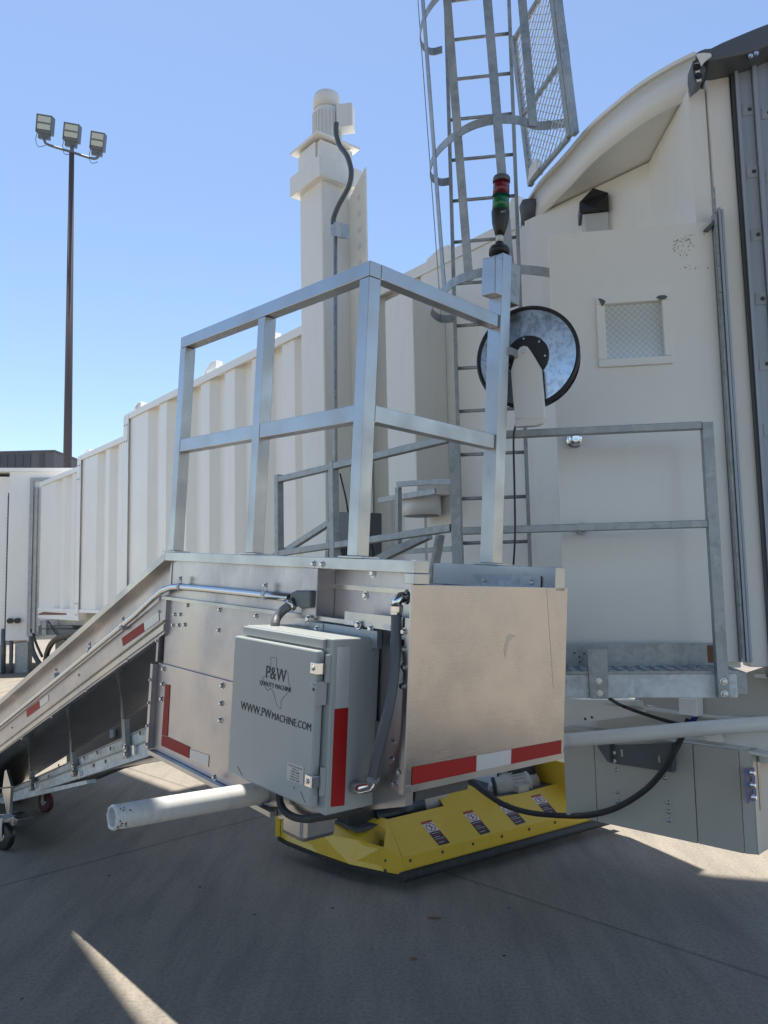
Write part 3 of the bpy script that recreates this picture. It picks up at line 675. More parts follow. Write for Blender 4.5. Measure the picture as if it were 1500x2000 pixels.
mb(m_dkg).lathe(V((1.02, 5.06, 4.02)), V((0, -.3, 1)), [(0, .05), (.12, .07), (.16, .05)], 10).build('light_cap', None, br)

# ================================================================== BAGGAGE LIFT PLATFORM AND RAMP
bl = thing('baggage_ramp', 'bare aluminium baggage lift platform with railing and a long side ramp', 'ramp', E.w(.8, .3, -1.6))
eh = lambda x, y, r=0.: E.hit(x, y, 1, r)
el = lambda x, y, l=0.: E.hit(x, y, 0, l)
wl_ = lambda x, y, r=0.: E.loc(x, y, 1, r)[0:3:2]
LE = 1.585
RS = math.tan(math.radians(23.9))     # ramp slope
# big right hand panel
b = mb(m_alu).box(E, 0, .004, .006, .765, -.595, -.002); b.box(E, .004, .03, .74, .765, -.59, -.003)
b.build('front_panel', None, bl, .0015)
m_scuff = mat('scuff', (.44, .42, .40), .4, 1)
b = mb(m_scuff).prism([el(x, y, -.0004) for x, y in ((990, 1243), (997, 1238), (1008, 1241), (1000, 1247), (994, 1254), (991, 1268), (987, 1285), (984, 1270), (988, 1254))], E.ax[0]*.0003)
for (x0, y0), (x1, y1) in (((1068, 1150), (1072, 1215)), ((1072, 1215), (1081, 1345))):
    p_, q_ = el(x0, y0, -.0004), el(x1, y1, -.0004); b.beam(p_, q_, .0008, .0004, E.ax[0])
b.build('scuff_mark', None, bl)
mb(m_alub).box(E, -.003, -.0005, .006, .765, -.595, -.575).build('panel_lip', None, bl)
def tape(F, o_, ax, nrm, segs, h, nm='reflective_tape', up=None):
    """segs: list of (start,end,mat) along ax; h: (lo,hi) along up"""
    b = mb(m_red)
    for s0, s1, m in segs:
        b.use(m); b.prism([o_+ax*s0+up*h[0], o_+ax*s1+up*h[0], o_+ax*s1+up*h[1], o_+ax*s0+up*h[1]], nrm*.0008)
    return b.build(nm, None, bl)
oo = E.w(-.0011, .033, -.550)
tape(E, oo, (E.ax[1]-E.ax[2]*.008).normalized(), -E.ax[0], [(0, .275, m_red), (.2755, .443, m_wht), (.4435, .716, m_red)], (-.0255, .0255), up=E.ax[2])
# flange tubes on both sides
b = mb(m_alub).box(E, -.012, LE, 0.0, .06, .03, .068); b.box(E, -.012, .03, 0, .06, -.0015, .0298)
b.build('near_flange', None, bl, .002)
b = mb(m_alub).box(E, 0, .60, .692, .748, -.015, .068); b.build('far_flange', None, bl, .002)
b = mb(m_galvb).prism([el(x, y, .02) for x, y in ()] or [E.w(.06, .688, -.012), E.w(.36, .688, -.012), E.w(.39, .688, .03), E.w(.06, .688, .035)], -E.ax[1]*.006)
b.box(E, .06, .36, .66, .6875, -.018, -.0125); b.use(m_steel).bolt(E.w(.1, .6815, .012), -E.ax[1], .009).bolt(E.w(.32, .6815, .012), -E.ax[1], .009); b.build('angle_bracket', None, bl)
# platform deck, ramp deck (polished underside), far side sheets
mb(m_alu).box(E, .03, LE, .062, .69, -.035, -.02).build('platform_deck', None, bl)
mb(m_red).box(E, .06, .2, .12, .5, -.0195, -.012).build('roller_mat', None, bl)
RL = 4.6
def rp(l, r, du=0.): return E.w(l, r, .068-(l-LE)*RS*1.0+du) if l > LE else E.w(l, r, .068+du)
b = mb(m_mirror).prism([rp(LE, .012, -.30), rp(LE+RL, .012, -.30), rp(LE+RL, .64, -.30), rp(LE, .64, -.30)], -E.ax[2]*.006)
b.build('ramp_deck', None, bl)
# ramp side: sheet + top cap
zc0, zc1 = .068, .068
side = mb(m_aluw).prism([rp(LE+.0, .045, -.035), rp(LE+RL, .045, -.035), rp(LE+RL, .045, -.335), rp(LE, .045, -.36)], E.ax[1]*.004)
side.prism([rp(LE, .020, -.19), rp(LE+RL, .020, -.19), rp(LE+RL, .020, -.335), rp(LE, .020, -.36)], E.ax[1]*.02)
side.use(m_alub).prism([rp(LE, .014, -.318), rp(LE+RL, .014, -.318), rp(LE+RL, .014, -.338), rp(LE, .014, -.345)], E.ax[1]*.005)
side.use(m_steel)
for i in range(9):
    side.bolt(rp(LE+.35+i*.48, .0135, -.36), -E.ax[2], .006, .008)
for l, d in ((2.55, -.24), (2.6, -.30), (3.6, -.24)): side.bolt(rp(l, .0195, d), -E.ax[1], .006, .005)
side.build('ramp_side', None, bl)
cap = mb(m_alub).prism([rp(LE+.001, 0, 0), rp(LE+RL, 0, 0), rp(LE+RL, 0, -.034), rp(LE+.001, 0, -.038)], E.ax[1]*.06)
cap.build('ramp_cap', None, bl, .002)
cap = mb(m_alub).prism([rp(LE+.001, .641, 0), rp(LE+RL, .641, 0), rp(LE+RL, .641, -.30), rp(LE+.001, .641, -.30)], E.ax[1]*.04); cap.build('far_ramp_side', None, bl)
# reflective tape on the ramp side
rdir = (rp(LE+1, 0)-rp(LE, 0)).normalized(); 
def rtape(pts_red, pts_white):
    b = mb(m_red).prism([eh(x, y, .0185) for x, y in pts_red], -E.ax[1]*.0008); b.use(m_wht).prism([eh(x, y, .0185) for x, y in pts_white], -E.ax[1]*.0008); b.build('reflective_tape', None, bl)
rtape(((238, 1246), (280, 1216), (282, 1233), (240, 1262)), ((281, 1215.6), (310, 1195), (311, 1212), (282.6, 1232.6)))
rtape(((51.5, 1387), (77, 1368.5), (78, 1382), (52.5, 1401)), ((77.4, 1368), (94.5, 1356), (95, 1369), (78.4, 1381.5)))
# platform side sheets: upper recessed strip, lower bolted panels, lip
u_ = mb(m_aluw).box(E, .475, LE-.0, .030, .034, -.14, .0298); u_.use(m_alub).box(E, 1.565, 1.572, .026, .0295, -.12, .0298)
u_.build('upper_side_sheet', None, bl)
u_ = mb(m_aluw).box(E, .005, .474, .075, .079, -.19, .0298); u_.use(m_steel)
for x, y in ((728, 1120), (797, 1124), (714, 1163)): u_.bolt(eh(x, y, .0745), -E.ax[1], .010, .007)
u_.use(m_dark).prism([eh(x, y, .074) for x, y in ((788, 1157), (803, 1157), (803, 1177), (788, 1177))], E.ax[1]*.0008)
u_.build('recess_sheet', None, bl)
c_ = mb(m_aluw).box(E, .455, .535, .0, .003, -.135, .0295); c_.box(E, .452, .4548, .0, .074, -.135, .0295); c_.use(m_steel).bolt(eh(612, 1101, -.001), -E.ax[1], .008).bolt(eh(629, 1102, -.001), -E.ax[1], .008)
c_.build('side_channel', None, bl, .001)
P1 = E.loc(322, 1160, 1, .03)
lp_ = mb(m_aluw).prism([eh(x, y, .034) for x, y in ((322, 1163), (322, 1160), (625, 1208), (795, 1222), (795, 1248), (790, 1250))][0:0] or [E.w(1.615, .036, -.125), E.w(.03, .036, -.145), E.w(.03, .036, -.60), E.w(.965, .036, -.79), E.w(1.6, .036, -.79)], E.ax[1]*.004)
lp_.use(m_steel)
bolts = [(341, 1200), (352, 1200), (366, 1182), (429, 1191), (500, 1203), (338, 1221), (349, 1221), (361, 1220), (427, 1231), (327, 1176)]
for x, y in bolts: lp_.bolt(eh(x, y, .0355), -E.ax[1], .0075, .006)
lp_.build('side_panel', None, bl)
q_ = mb(m_alub).box(E, .03, 1.62, .010, .0355, -.142, -.128); q_.box(E, .03, .30, .0, .0095, -.142, -.1); q_.use(m_wht)
for l in (.08, .17, .25): q_.box(E, l, l+.035, -.0008, -.0002, -.138, -.126)
q_.build('panel_ledge', None, bl, .0015)
l2 = mb(m_aluw).prism([eh(x, y, .026) for x, y in ((314, 1298), (468, 1334), (800, 1400), (795, 1552), (545, 1590), (470, 1553), (303, 1470))][0:0] or [E.w(1.635, .026, -.425), E.w(.02, .026, -.42), E.w(.02, .026, -.60), E.w(.70, .026, -.815), E.w(1.635, .026, -.80)], E.ax[1]*.005)
l2.use(m_steel)
for x, y in ((320, 1307), (318, 1336), (316, 1365), (434, 1339), (432, 1374), (430, 1407)): l2.bolt(eh(x, y, .0255), -E.ax[1], .0095, .008)
l2.build('lower_panel', None, bl)
q_ = mb(m_alub).prism([E.w(1.635, -.0, -.802), E.w(.66, -.0, -.818), E.w(.66, .0, -.835), E.w(1.635, .0, -.819)], E.ax[1]*.09)
q_.use(m_steel).bolt(eh(419, 1518, -.001), -E.ax[1], .009); q_.use(m_alub).prism([E.w(.655, .03, -.60), E.w(.655, .03, -.84), E.w(.64, .03, -.84), E.w(.02, .03, -.64), E.w(.02, .03, -.60)], E.ax[1]*.03)
q_.build('bottom_rail', None, bl)
q_ = mb(m_aluw).box(E, 1.637, 1.66, .0, .05, -.80, -.43).box(E, 1.637, 1.655, .02, .05, -.42, -.13); q_.use(m_steel)
for u1 in (-.50, -.60, -.70, -.78, -.2, -.33): q_.bolt(E.w(1.648, -.0005 if u1 < -.43 else .0195, u1), -E.ax[1], .006)
q_.build('corner_angle', None, bl)
# L shaped tape
tb3 = mb(m_red).prism([eh(x, y, .0245) for x, y in ((323, 1336), (332, 1338), (327, 1438), (316, 1436))], -E.ax[1]*.0008)
tb3.prism([eh(x, y, .0244) for x, y in ((316, 1437), (327, 1439), (370.5, 1459), (369.5, 1481), (315, 1456))], -E.ax[1]*.0008)
tb3.use(m_wht).prism([eh(x, y, .0245) for x, y in ((371.5, 1463), (408, 1475), (407, 1498), (370.5, 1482))], -E.ax[1]*.0008); tb3.build('reflective_tape', None, bl)
# strip between enclosure and front panel: stacked bolted angles
a_ = mb(m_aluw).box(E, .022, .09, .01, .015, -.60, -.165); a_.box(E, .004, .0215, .002, .015, -.60, -.1)
a_.use(m_steel)
for x, y in ((789, 1234), (789, 1268), (789, 1303), (786, 1340), (767, 1450), (764, 1483), (781, 1508), (771, 1531)): a_.bolt(eh(x, y, .0015 if x > 775 else .0095), -E.ax[1], .0085, .007)
a_.build('edge_angle', None, bl)
a_ = mb(m_aluw).box(E, .0905, .44, .05, .055, -.60, -.165); a_.build('inner_sheet', None, bl)
a_ = mb(m_alub).box(E, -.0, .012, -.002, .0015, -.595, -.30).box(E, -.004, -.0005, -.002, .0055, -.595, -.001); a_.build('panel_edge', None, bl)
a_ = mb(m_bell).box(E, .155, .47, -.005, .035, -.205, -.147); a_.use(m_galv).box(E, .4, .47, -.0085, -.0055, -.2, -.148).box(E, .13, .2, -.0085, -.0055, -.2, -.148)
a_.use(m_steel).bolt(eh(699, 1221, -.009), -E.ax[1], .01).bolt(eh(602, 1209, -.009), -E.ax[1], .01).bolt(E.w(.43, -.009, -.17), -E.ax[1], .01).bolt(eh(724, 1228, -.0), -E.ax[1], .009)
a_.build('mounting_rail', None, bl, .001)
# underside & hidden side of the lift body
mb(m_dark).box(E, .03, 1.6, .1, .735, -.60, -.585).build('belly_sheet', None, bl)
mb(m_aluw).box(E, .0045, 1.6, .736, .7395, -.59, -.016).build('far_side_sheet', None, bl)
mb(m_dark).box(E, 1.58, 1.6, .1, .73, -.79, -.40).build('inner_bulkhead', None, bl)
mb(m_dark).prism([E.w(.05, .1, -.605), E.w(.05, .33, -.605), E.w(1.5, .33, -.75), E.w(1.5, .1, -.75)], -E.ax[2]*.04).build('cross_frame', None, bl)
# lower roller track under the ramp
tr = mb(m_galvb)
def lw(x, y): return E.hit(x, y, 1, .86)
pA, pB = (320, 1396), (10, 1545); 
def trk(y0a, y0b, hgt, th, m, r=.40, x0=318, x1=-60):
    tr.use(m); f_ = lambda x, ya, yb: ya+(yb-ya)*(318-x)/(318-20)
    tr.prism([E.hit(x0, f_(x0, y0a, y0b), 1, r), E.hit(x1, f_(x1, y0a, y0b), 1, r), E.hit(x1, f_(x1, y0a, y0b)+hgt[1], 1, r), E.hit(x0, f_(x0, y0a, y0b)+hgt[0], 1, r)], E.ax[1]*th)
trk(1406, 1541, (28, 7), .01, m_galvb); trk(1404.5, 1540, (3, 2), .05, m_galv, .39); trk(1435, 1548, (32, 13), .012, m_galvb, .385); trk(1433, 1547, (2.5, 2), .04, m_galv, .37); trk(1465, 1560, (3, 2), .06, m_galvb, .37)
tr.use(m_dark)
for x, ya in ((300, 1439), (274, 1432), (216, 1462), (190, 1470), (165, 1480), (240, 1457), (206, 1487), (183, 1495), (115, 1495), (95, 1517), (70, 1525)):
    tr.lathe(E.hit(x, ya, 1, .383), -E.ax[1], [(0, .012), (.002, .012)], 8)
tr.build('roller_track', None, bl)
for (x, y0, y1, w_) in ((240, 1404, 1482, 8), (139, 1468, 1518, 6), (58, 1504, 1545, 4)):
    b = mb(m_galv).prism([E.hit(x-w_*.45, y0, 1, .36), E.hit(x+w_*.3, y0+1, 1, .36), E.hit(x+w_*.8, y1-3, 1, .36), E.hit(x, y1, 1, .36)], E.ax[1]*.03)
    b.prism([E.hit(x-w_*.6, y0-55*w_/8, 1, .357), E.hit(x-w_*.25, y0-30*w_/8, 1, .357), E.hit(x-w_*.05, y0, 1, .357), E.hit(x-w_*.45, y0, 1, .357)], E.ax[1]*.006)
    b.use(m_steel).bolt(E.hit(x+w_*.6, y1-9, 1, .357), -E.ax[1], .014).bolt(E.hit(x+w_*.6, y1-22, 1, .357), -E.ax[1], .014)
    b.prism([E.hit(x+w_*2.2, y0+52*w_/8, 1, .365), E.hit(x+w_*2.7, y0+52*w_/8, 1, .365), E.hit(x+w_*2.8, y0+70*w_/8, 1, .365), E.hit(x+w_*2.3, y0+70*w_/8, 1, .365)], E.ax[1]*.02)
    b.build('track_bracket', None, bl)
b = mb(m_alub).prism([E.hit(x, y, 1, .42) for x, y in ((218, 1494), (330, 1474), (334, 1482), (220, 1502))], E.ax[1]*.08); b.build('support_bar', None, bl)
b = mb(m_galvb).prism([E.hit(x, y, 1, .36) for x, y in ((-30, 1568), (168, 1524), (170, 1531), (-30, 1578))], E.ax[1]*.06); b.use(m_dark).prism([E.hit(x, y, 1, .44) for x, y in ((20, 1560), (170, 1500), (320, 1470), (335, 1476), (218, 1505), (170, 1525), (20, 1563))], E.ax[1]*.08); b.build('lower_frame', None, bl)
# dark machinery seen in the gap
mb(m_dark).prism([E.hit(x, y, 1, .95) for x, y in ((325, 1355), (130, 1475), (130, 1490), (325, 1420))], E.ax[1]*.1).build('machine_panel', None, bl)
mb(m_galvb).prism([E.hit(x, y, 1, .93) for x, y in ((214, 1426), (221, 1424), (221, 1440), (214, 1442))], E.ax[1]*.03).build('frame_upright', None, bl)
# diamond shaped outrigger and casters at the far left
b = mb(m_alub).prism([E.hit(x, y, 1, .10) for x, y in ((9, 1505), (12, 1503), (21, 1536), (17, 1592), (13, 1590), (4, 1545))], E.ax[1]*.02)
b.use(m_dark).prism([E.hit(x, y, 1, .098) for x, y in ((0, 1538), (21, 1536), (21, 1539), (0, 1541))], E.ax[1]*-.004); b.use(m_alub).prism([E.hit(x, y, 1, .09) for x, y in ((-30, 1592), (14, 1590), (34, 1601), (32, 1613), (-30, 1616))], E.ax[1]*.1)
b.build('caster_outrigger', None, bl, .002)
def caster(px, py, rpx, r_, m, nm, dd):
    c = ph(px, py, (0, 0, rpx), Z); rad = rpx
    ax_ = (E.ax[0]*.35+E.ax[1]).normalized()
    b = mb(m).lathe(c-ax_*dd, ax_, [(0, rad*.82), (.006, rad*.95), (dd, rad), (dd*2-.006, rad*.95), (dd*2, rad*.82)], 24); b.use(m_steel).lathe(c-ax_*(dd+.004), ax_, [(0, rad*.3), (dd*2+.008, rad*.3)], 12)
    w2 = b.build('caster_wheel', None, bl)
    f_ = mb(m_galv)
    for s in (-1, 1): f_.beam(c+ax_*s*(dd+.008), c+ax_*s*(dd+.008)+Z*(rad*1.35), .03, .004, ax_)
    f_.box(Fr(c+Z*(rad*1.35), ax_, ax_.cross(Z), Z), -dd-.02, dd+.02, -.04, .04, 0, .006); f_.build('caster_fork', None, w2)
caster(89.5, 1566, .075, .88, m_caster, '', .02)
caster(9, 1633, .085, .46, m_blk, '', .022)
# railing: posts (with base plates), rails
AP = .045
def bpost(l, r, u1, nm='railing_post', wa=.05, wb=.05):
    b = mb(m_alub).box(E, l-wa/2, l+wa/2, r-wb/2, r+wb/2, .075, u1)
    o = b.build(nm, None, bl, .002)
    b = mb(m_alub).box(E, l-.06, l+.06, r-.035, r+.04, .0685, .0745); b.build('base_plate', None, o, .001); return o
lps = [E.loc(343, 1078, 1, .031)[0], E.loc(497, 1083, 1, .031)[0], E.loc(699, 1087, 1, .031)[0]]
UT = E.loc(713, 512, 1, .006)[2]-.00
l3 = lps[2]
for i, l in enumerate(lps): bpost(l, .031, UT-.052)
ut0 = E.loc(356, 662, 1, .006)[2]
b = mb(m_alub).prism([E.w(l3-.025, .006, UT), E.w(lps[0]+.025, .006, UT), E.w(lps[0]+.025, .006, UT-.05), E.w(l3-.025, .006, UT-.05)], E.ax[1]*.05); b.build('top_rail', None, bl, .002)
UM = .565
for a0, a1 in ((lps[2]+.026, lps[1]-.026), (lps[1]+.026, lps[0]-.026)):
    b = mb(m_alub).box(E, a0, a1, .008, .054, UM-.055, UM); b.build('mid_rail', None, bl, .002)
fl, fr_ = .322, .722
fp = bpost(fl, fr_, E.loc(982, 494, 1, .70)[2], 'tall_post', .065, .055)
for u0, u1 in ((UT-.05, UT), (UM-.055, UM)):
    b = mb(m_alub).prism([E.w(l3-.026, .0565, u0), E.w(l3+.022, .0565, u0), E.w(fl+.02, fr_-.029, u0), E.w(fl-.024, fr_-.029, u0)], E.ax[2]*(u1-u0)); b.build('cross_rail', None, bl, .002)

# box on the tall post + box behind
bx = mb(m_alub).prism([E.hit(x, y, 1, .650) for x, y in ((942, 505), (968, 500), (967, 572), (940, 578))], E.ax[1]*.043)
bx.build('post_box', None, bl, .003)
bu0, bu1 = E.loc(1012, 590, 1, .77)[2], E.loc(1012, 512, 1, .77)[2]
mb(m_galv).box(E, fl-.030, fl+.03, fr_+.0285, fr_+.085, bu0, bu1).build('post_box', None, bl, .003)

# stack light
sk = thing('stack_light', 'signal tower light with red lens over green lens on the tall post', 'signal light', E.w(fl, fr_, 1.3))
ub = E.loc(975, 484, 1, .70)[2]; tb0 = E.hit(975, 488, 1, .715)
hh = lambda y: E.loc(979, y, 1, .70)[2]-ub
sc_ = lambda y0, y1: (hh(y0), hh(y1))
mb(m_blk).lathe(tb0, E.ax[2], [(-.02, .04), (0, .04), (.012, .034), (.02, .018), (.03, .016)], 24).build('base', None, sk)
mb(m_galvb).lathe(tb0, E.ax[2], [(.03, .0145), (hh(450), .0145)], 20).build('tube', None, sk)
k1, k2, k3, k4 = hh(456), hh(407), hh(380), hh(352)
mb(m_blk).lathe(tb0, E.ax[2], [(k1, .016), (k1+.02, .023), (k1+.05, .0315), (k2-.01, .0355), (k2, .035)], 28).build('lower_housing', None, sk)
g_ = mb(m_lgrn).lathe(tb0, E.ax[2], [(k2+.001, .033), (k3-.001, .0325)], 28); g_.build('green_lens', None, sk)
mb(m_blk).lathe(tb0, E.ax[2], [(k3, .0345), (k3+.006, .0345)], 28).build('ring', None, sk)
mb(m_lred).lathe(tb0, E.ax[2], [(k3+.007, .0325), (k4-.001, .032)], 28).build('red_lens', None, sk)
mb(m_dkg).lathe(tb0, E.ax[2], [(k4, .0345), (k4+.018, .034), (k4+.024, .03), (k4+.025, .0)], 28).build('cap', None, sk)
text('lettering', 'PATLITE'[:3], D.ax[0], Z, tb0+E.ax[2]*(k2-.025)+(-D.ax[1])*.036+D.ax[0]*.012, .011, m_stick, sk, -D.ax[1])

# cable reel
rl = thing('cable_reel', 'round galvanised cable reel with black rim and white arm in front of the door', 'cable reel', E.w(.25, .85, .6))
cR = E.hit(1030, 698, 1, .86)
rax = (-E.ax[1]*.45-D.ax[1]*.75-D.ax[0]*.02).normalized()   # faces the camera
rR = .2
mb(m_disc).lathe(cR, rax, [(0, rR*.985), (.003, rR*.985)], 64).build('disc', None, rl)
b = mb(m_blk); ringp = []
uu = rax.orthogonal().normalized(); vv = rax.cross(uu)
for k in range(65): a = 2*math.pi*k/64; ringp.append(cR+rax*.004+(uu*math.cos(a)+vv*math.sin(a))*rR)
b.tube(ringp, .0085, 8, 0, False); b.build('rim', None, rl)
mb(m_galv).lathe(cR-rax*.07, rax, [(0, rR*.6), (.0695, rR*.6)], 40).build('drum', None, rl)
mb(m_disc).lathe(cR-rax*.073, rax, [(0, rR*.98), (.0025, rR*.98)], 64).build('disc', None, rl)
b = mb(m_blk).lathe(cR+rax*.0035, rax, [(0, .088), (.010, .084)], 40); b.use(m_steel)
for k in range(7): a = .5+2*math.pi*k/7; b.bolt(cR+rax*.0145+(uu*math.cos(a)+vv*math.sin(a))*.074, rax, .0028, .003)
b.build('hub', None, rl)
RFm = Fr(cR+rax*.02, rax.cross(Z)*-1, rax, Z)
if RFm.ax[0].x < 0: RFm = Fr(RFm.o, -RFm.ax[0], RFm.ax[1], RFm.ax[2])
rq = lambda x, y: ph(x, y, RFm.o, rax)
b = mb(m_white).prism([rq(x, y) for x, y in ((1020, 683), (1027, 680), (1034, 682), (1040, 690), (1059, 722), (1067, 818), (1064, 821), (1010, 821), (1002, 728), (1013, 692))], rax*.034)
b.prism([rq(x, y) for x, y in ((1010, 822), (1067, 818), (1062, 829), (1050, 834), (1010, 836))], rax*.032)
b.use(m_steel).bolt(rq(1027, 691)+rax*.034, rax, .006, .004); b.build('arm', None, rl, .004)
b = mb(m_blk).tube([rq(1012, 815), rq(1006, 835), rq(1003, 860), rq(1005, 960), rq(1006, 1040), rq(1003, 1103)], .0042, 8, 6); b.build('cord', None, rl)
mb(m_alub).beam(cR-rax*.02+E.ax[0]*.02, E.w(fl-.03, fr_+.02, E.e(cR)[2]), .03, .03).build('mount', None, rl)

# ================================================================== conduit along the ramp
cv = thing('ramp_conduit', 'thin silver metal conduit pipe strapped along the side of the ramp', 'conduit', E.w(1.5, 0, -.3))
q0 = -.002
rampc = lambda l: rp(l, .003, -.178)
cpts = [rampc(LE+RL-.3), rampc(4.2), rampc(3.2), rampc(2.2), rampc(1.80)]
a1 = E.hit(315, 1160, 1, .003); 
cpts += [E.hit(x, y, 1, .003) for x, y in ((301, 1167), (318, 1153), (336, 1146.5), (352, 1146), (420, 1152), (515, 1162), (566, 1168))]
b = mb(m_steel).tube(cpts[:4]+[rampc(1.86)]+cpts[5:], .0135, 14, 0); b.build('pipe', None, cv)
for x, y in ((240, 1223), (175, 1271), (518, 1162), (352, 1146), (110, 1320)):
    c = E.hit(x, y, 1, .003)
    b = mb(m_galvb); sd = E.ax[0] if x > 330 else rdir
    b.lathe(c-sd*.012, sd, [(0, .0165), (.02, .0165)], 14); b.beam(c+E.ax[2]*.014, c+E.ax[2]*.045, .02, .003, E.ax[1]); b.use(m_steel).bolt(c+E.ax[2]*.035-E.ax[1]*.003, -E.ax[1], .006)
    b.build('pipe_strap', None, cv)
b = mb(m_dkg).prism([E.hit(x, y, 1, -.02) for x, y in ((566, 1158), (577, 1153), (606, 1153), (605, 1187), (585, 1188), (573, 1180), (565, 1172))], E.ax[1]*.045); b.build('conduit_body', None, cv, .006)
b = mb(m_steel).lathe(E.hit(575, 1176, 1, -.012), (E.hit(565, 1184, 1, -.03)-E.hit(575, 1176, 1, -.012)), [(-.005, .019), (.01, .019), (.011, .022), (.025, .022)], 14)
b.build('gland', None, cv)
b = mb(m_hose).tube([E.hit(568, 1182, 1, -.02), E.hit(553, 1192, 1, -.03), E.hit(541, 1206, 1, -.05), E.hit(537, 1222, 1, -.07), E.hit(537, 1240, 1, -.07)], .0155, 14, 6); b.build('hose', None, cv)

# ================================================================== electrical enclosure
eb = thing('electrical_enclosure', 'grey steel electrical enclosure with lettered door bolted to the lift side', 'electrical box', E.w(.4, -.08, -.67))
L0, L1, R0, R1, U0, U1 = .16, .635, -.150, .052, -.672, -.170
b = mb(m_grey).box(E, L0, L1, R0, R1-.02, U0, U1); b.build('case', None, eb, .004)
# rain lip
mb(m_grey).box(E, L0+.03, L1-.0, R0-.014, R0-.0005, U1-.03, U1-.003).build('rain_lip', None, eb, .003)
DL0, DL1, DU0, DU1 = L0+.028, L1+.016, U0+.018, U1-.036
b = mb(m_grey).box(E, DL0, DL1, R0-.034, R0-.006, DU0, DU1); door2 = b.build('door', None, eb, .005)
rf = R0-.0345
un = -E.ax[0]; nF = -E.ax[1]
eh2 = lambda x, y, r=rf: E.hit(x, y, 1, r)
# lettering
bp = eh2(538, 1328); text('lettering', 'P&W', un, E.ax[2], bp, .055, m_ink, door2, nF, xs=.95)
bp = eh2(537, 1344); text('lettering', 'QUALITY MACHINE', un, E.ax[2], bp, .0195, m_ink, door2, nF, xs=1.0)
def run(parts, p0, sizes, xs):
    pos = V(p0)
    for s, z_ in zip(parts, sizes):
        o = text('lettering', s, un, E.ax[2], pos, z_, m_ink, door2, nF, align='LEFT', xs=xs)
        wmax = max((V(v.co)+V(o['_b'])-pos).dot(un) for v in o.data.vertices); pos = pos+un*(wmax+.003)
run(['WWW.PW', 'MACHINE.COM'], eh2(470, 1385), [.038, .031], .95)
# state outline
tx = [(529, 1283.5), (540, 1285), (540, 1305), (546, 1309), (556, 1312), (562, 1312), (563, 1325), (565, 1340), (565, 1350), (557, 1358), (549, 1369), (548, 1385), (541, 1379), (537, 1364), (532, 1348), (528, 1344), (524, 1349), (519, 1345), (516, 1336), (513, 1323), (517, 1321), (528, 1323), (529, 1283.5)]
b = mb(m_ink)
tp = [eh2(x, y, rf-.0003) for x, y in tx]
for p, q in zip(tp, tp[1:]): b.beam(p, q, .0004, .0008, E.ax[1] if False else (q-p).cross(E.ax[1]))
b.build('state_outline', None, door2)
# maker's plate
pp = [eh2(x, y, rf) for x, y in ((562, 1487), (594, 1498), (592, 1533), (560, 1522))]
b = mb(m_label).prism(pp, nF*.001); b.build('maker_plate', None, door2)
for i, (wf_, s_) in enumerate(((.7, 'THE BOX FACTORY INC.'), (.35, 'MEXIA, TX'), (.5, 'MODEL 202008'), (.55, 'TYPE NO. 12 4X'), (.6, 'SERIAL 10-20-14'), (.6, 'VOLTAGE 120/240'))):
    c = pp[0]+(pp[1]-pp[0])*.5+(pp[3]-pp[0])*(.2+.145*i); text('lettering', s_, (pp[1]-pp[0]), E.ax[2], c+nF*.001, .0062, m_ink, door2, nF, .0003)
b = mb(m_rust)
for a, c in (((464, 1497), (473, 1515)), ((587, 1546), (596, 1568)), ((573, 1536), (575, 1541))):
    p, q = eh2(*a), eh2(*c); b.beam(p, q, .0006, .0022, (q-p).cross(E.ax[1]))
b.build('scratch', None, door2)
# latches
for x, y in ((634, 1309), (627, 1534)):
    c = E.loc(x, y, 1, rf); F = Fr(E.w(DL0, rf, c[2]), -E.ax[0], E.ax[1], E.ax[2])
    b = mb(m_chrome).box(F, -.022, .006, -.007, -.0005, -.016, .016).box(F, .0065, .012, -.007, .035, -.016, .016); b.use(m_steel).bolt(F.w(-.008, -.007, 0), -E.ax[1], .006, .004)
    b.use(m_grey).box(F, .0125, .022, .02, .045, -.04, .04); b.build('latch', None, eb, .001)
c = E.loc(633, 1358, 1, rf); F = Fr(E.w(DL0, rf, c[2]), -E.ax[0], E.ax[1], E.ax[2])
b = mb(m_grey).box(F, -.012, .010, -.010, -.0005, -.024, .024).box(F, .010, .014, -.01, .03, -.034, .034); b.use(m_blk).lathe(F.w(.004, -.0105, .012), -E.ax[1], [(0, .005), (.001, .005)], 12); b.build('padlock_hasp', None, eb, .003)
# hinge seam shadow gap + side tape
tb4 = mb(m_wht).prism([E.hit(x, y, 0, L0-.0006) for x, y in ((658.5, 1264), (684.5, 1262), (680, 1381), (653.8, 1384))], -E.ax[0]*.0008)
tb4.use(m_red).prism([E.hit(x, y, 0, L0-.0006) for x, y in ((653.6, 1385), (680, 1382), (672.5, 1573), (646, 1576))], -E.ax[0]*.0008); tb4.build('reflective_tape', None, eb)
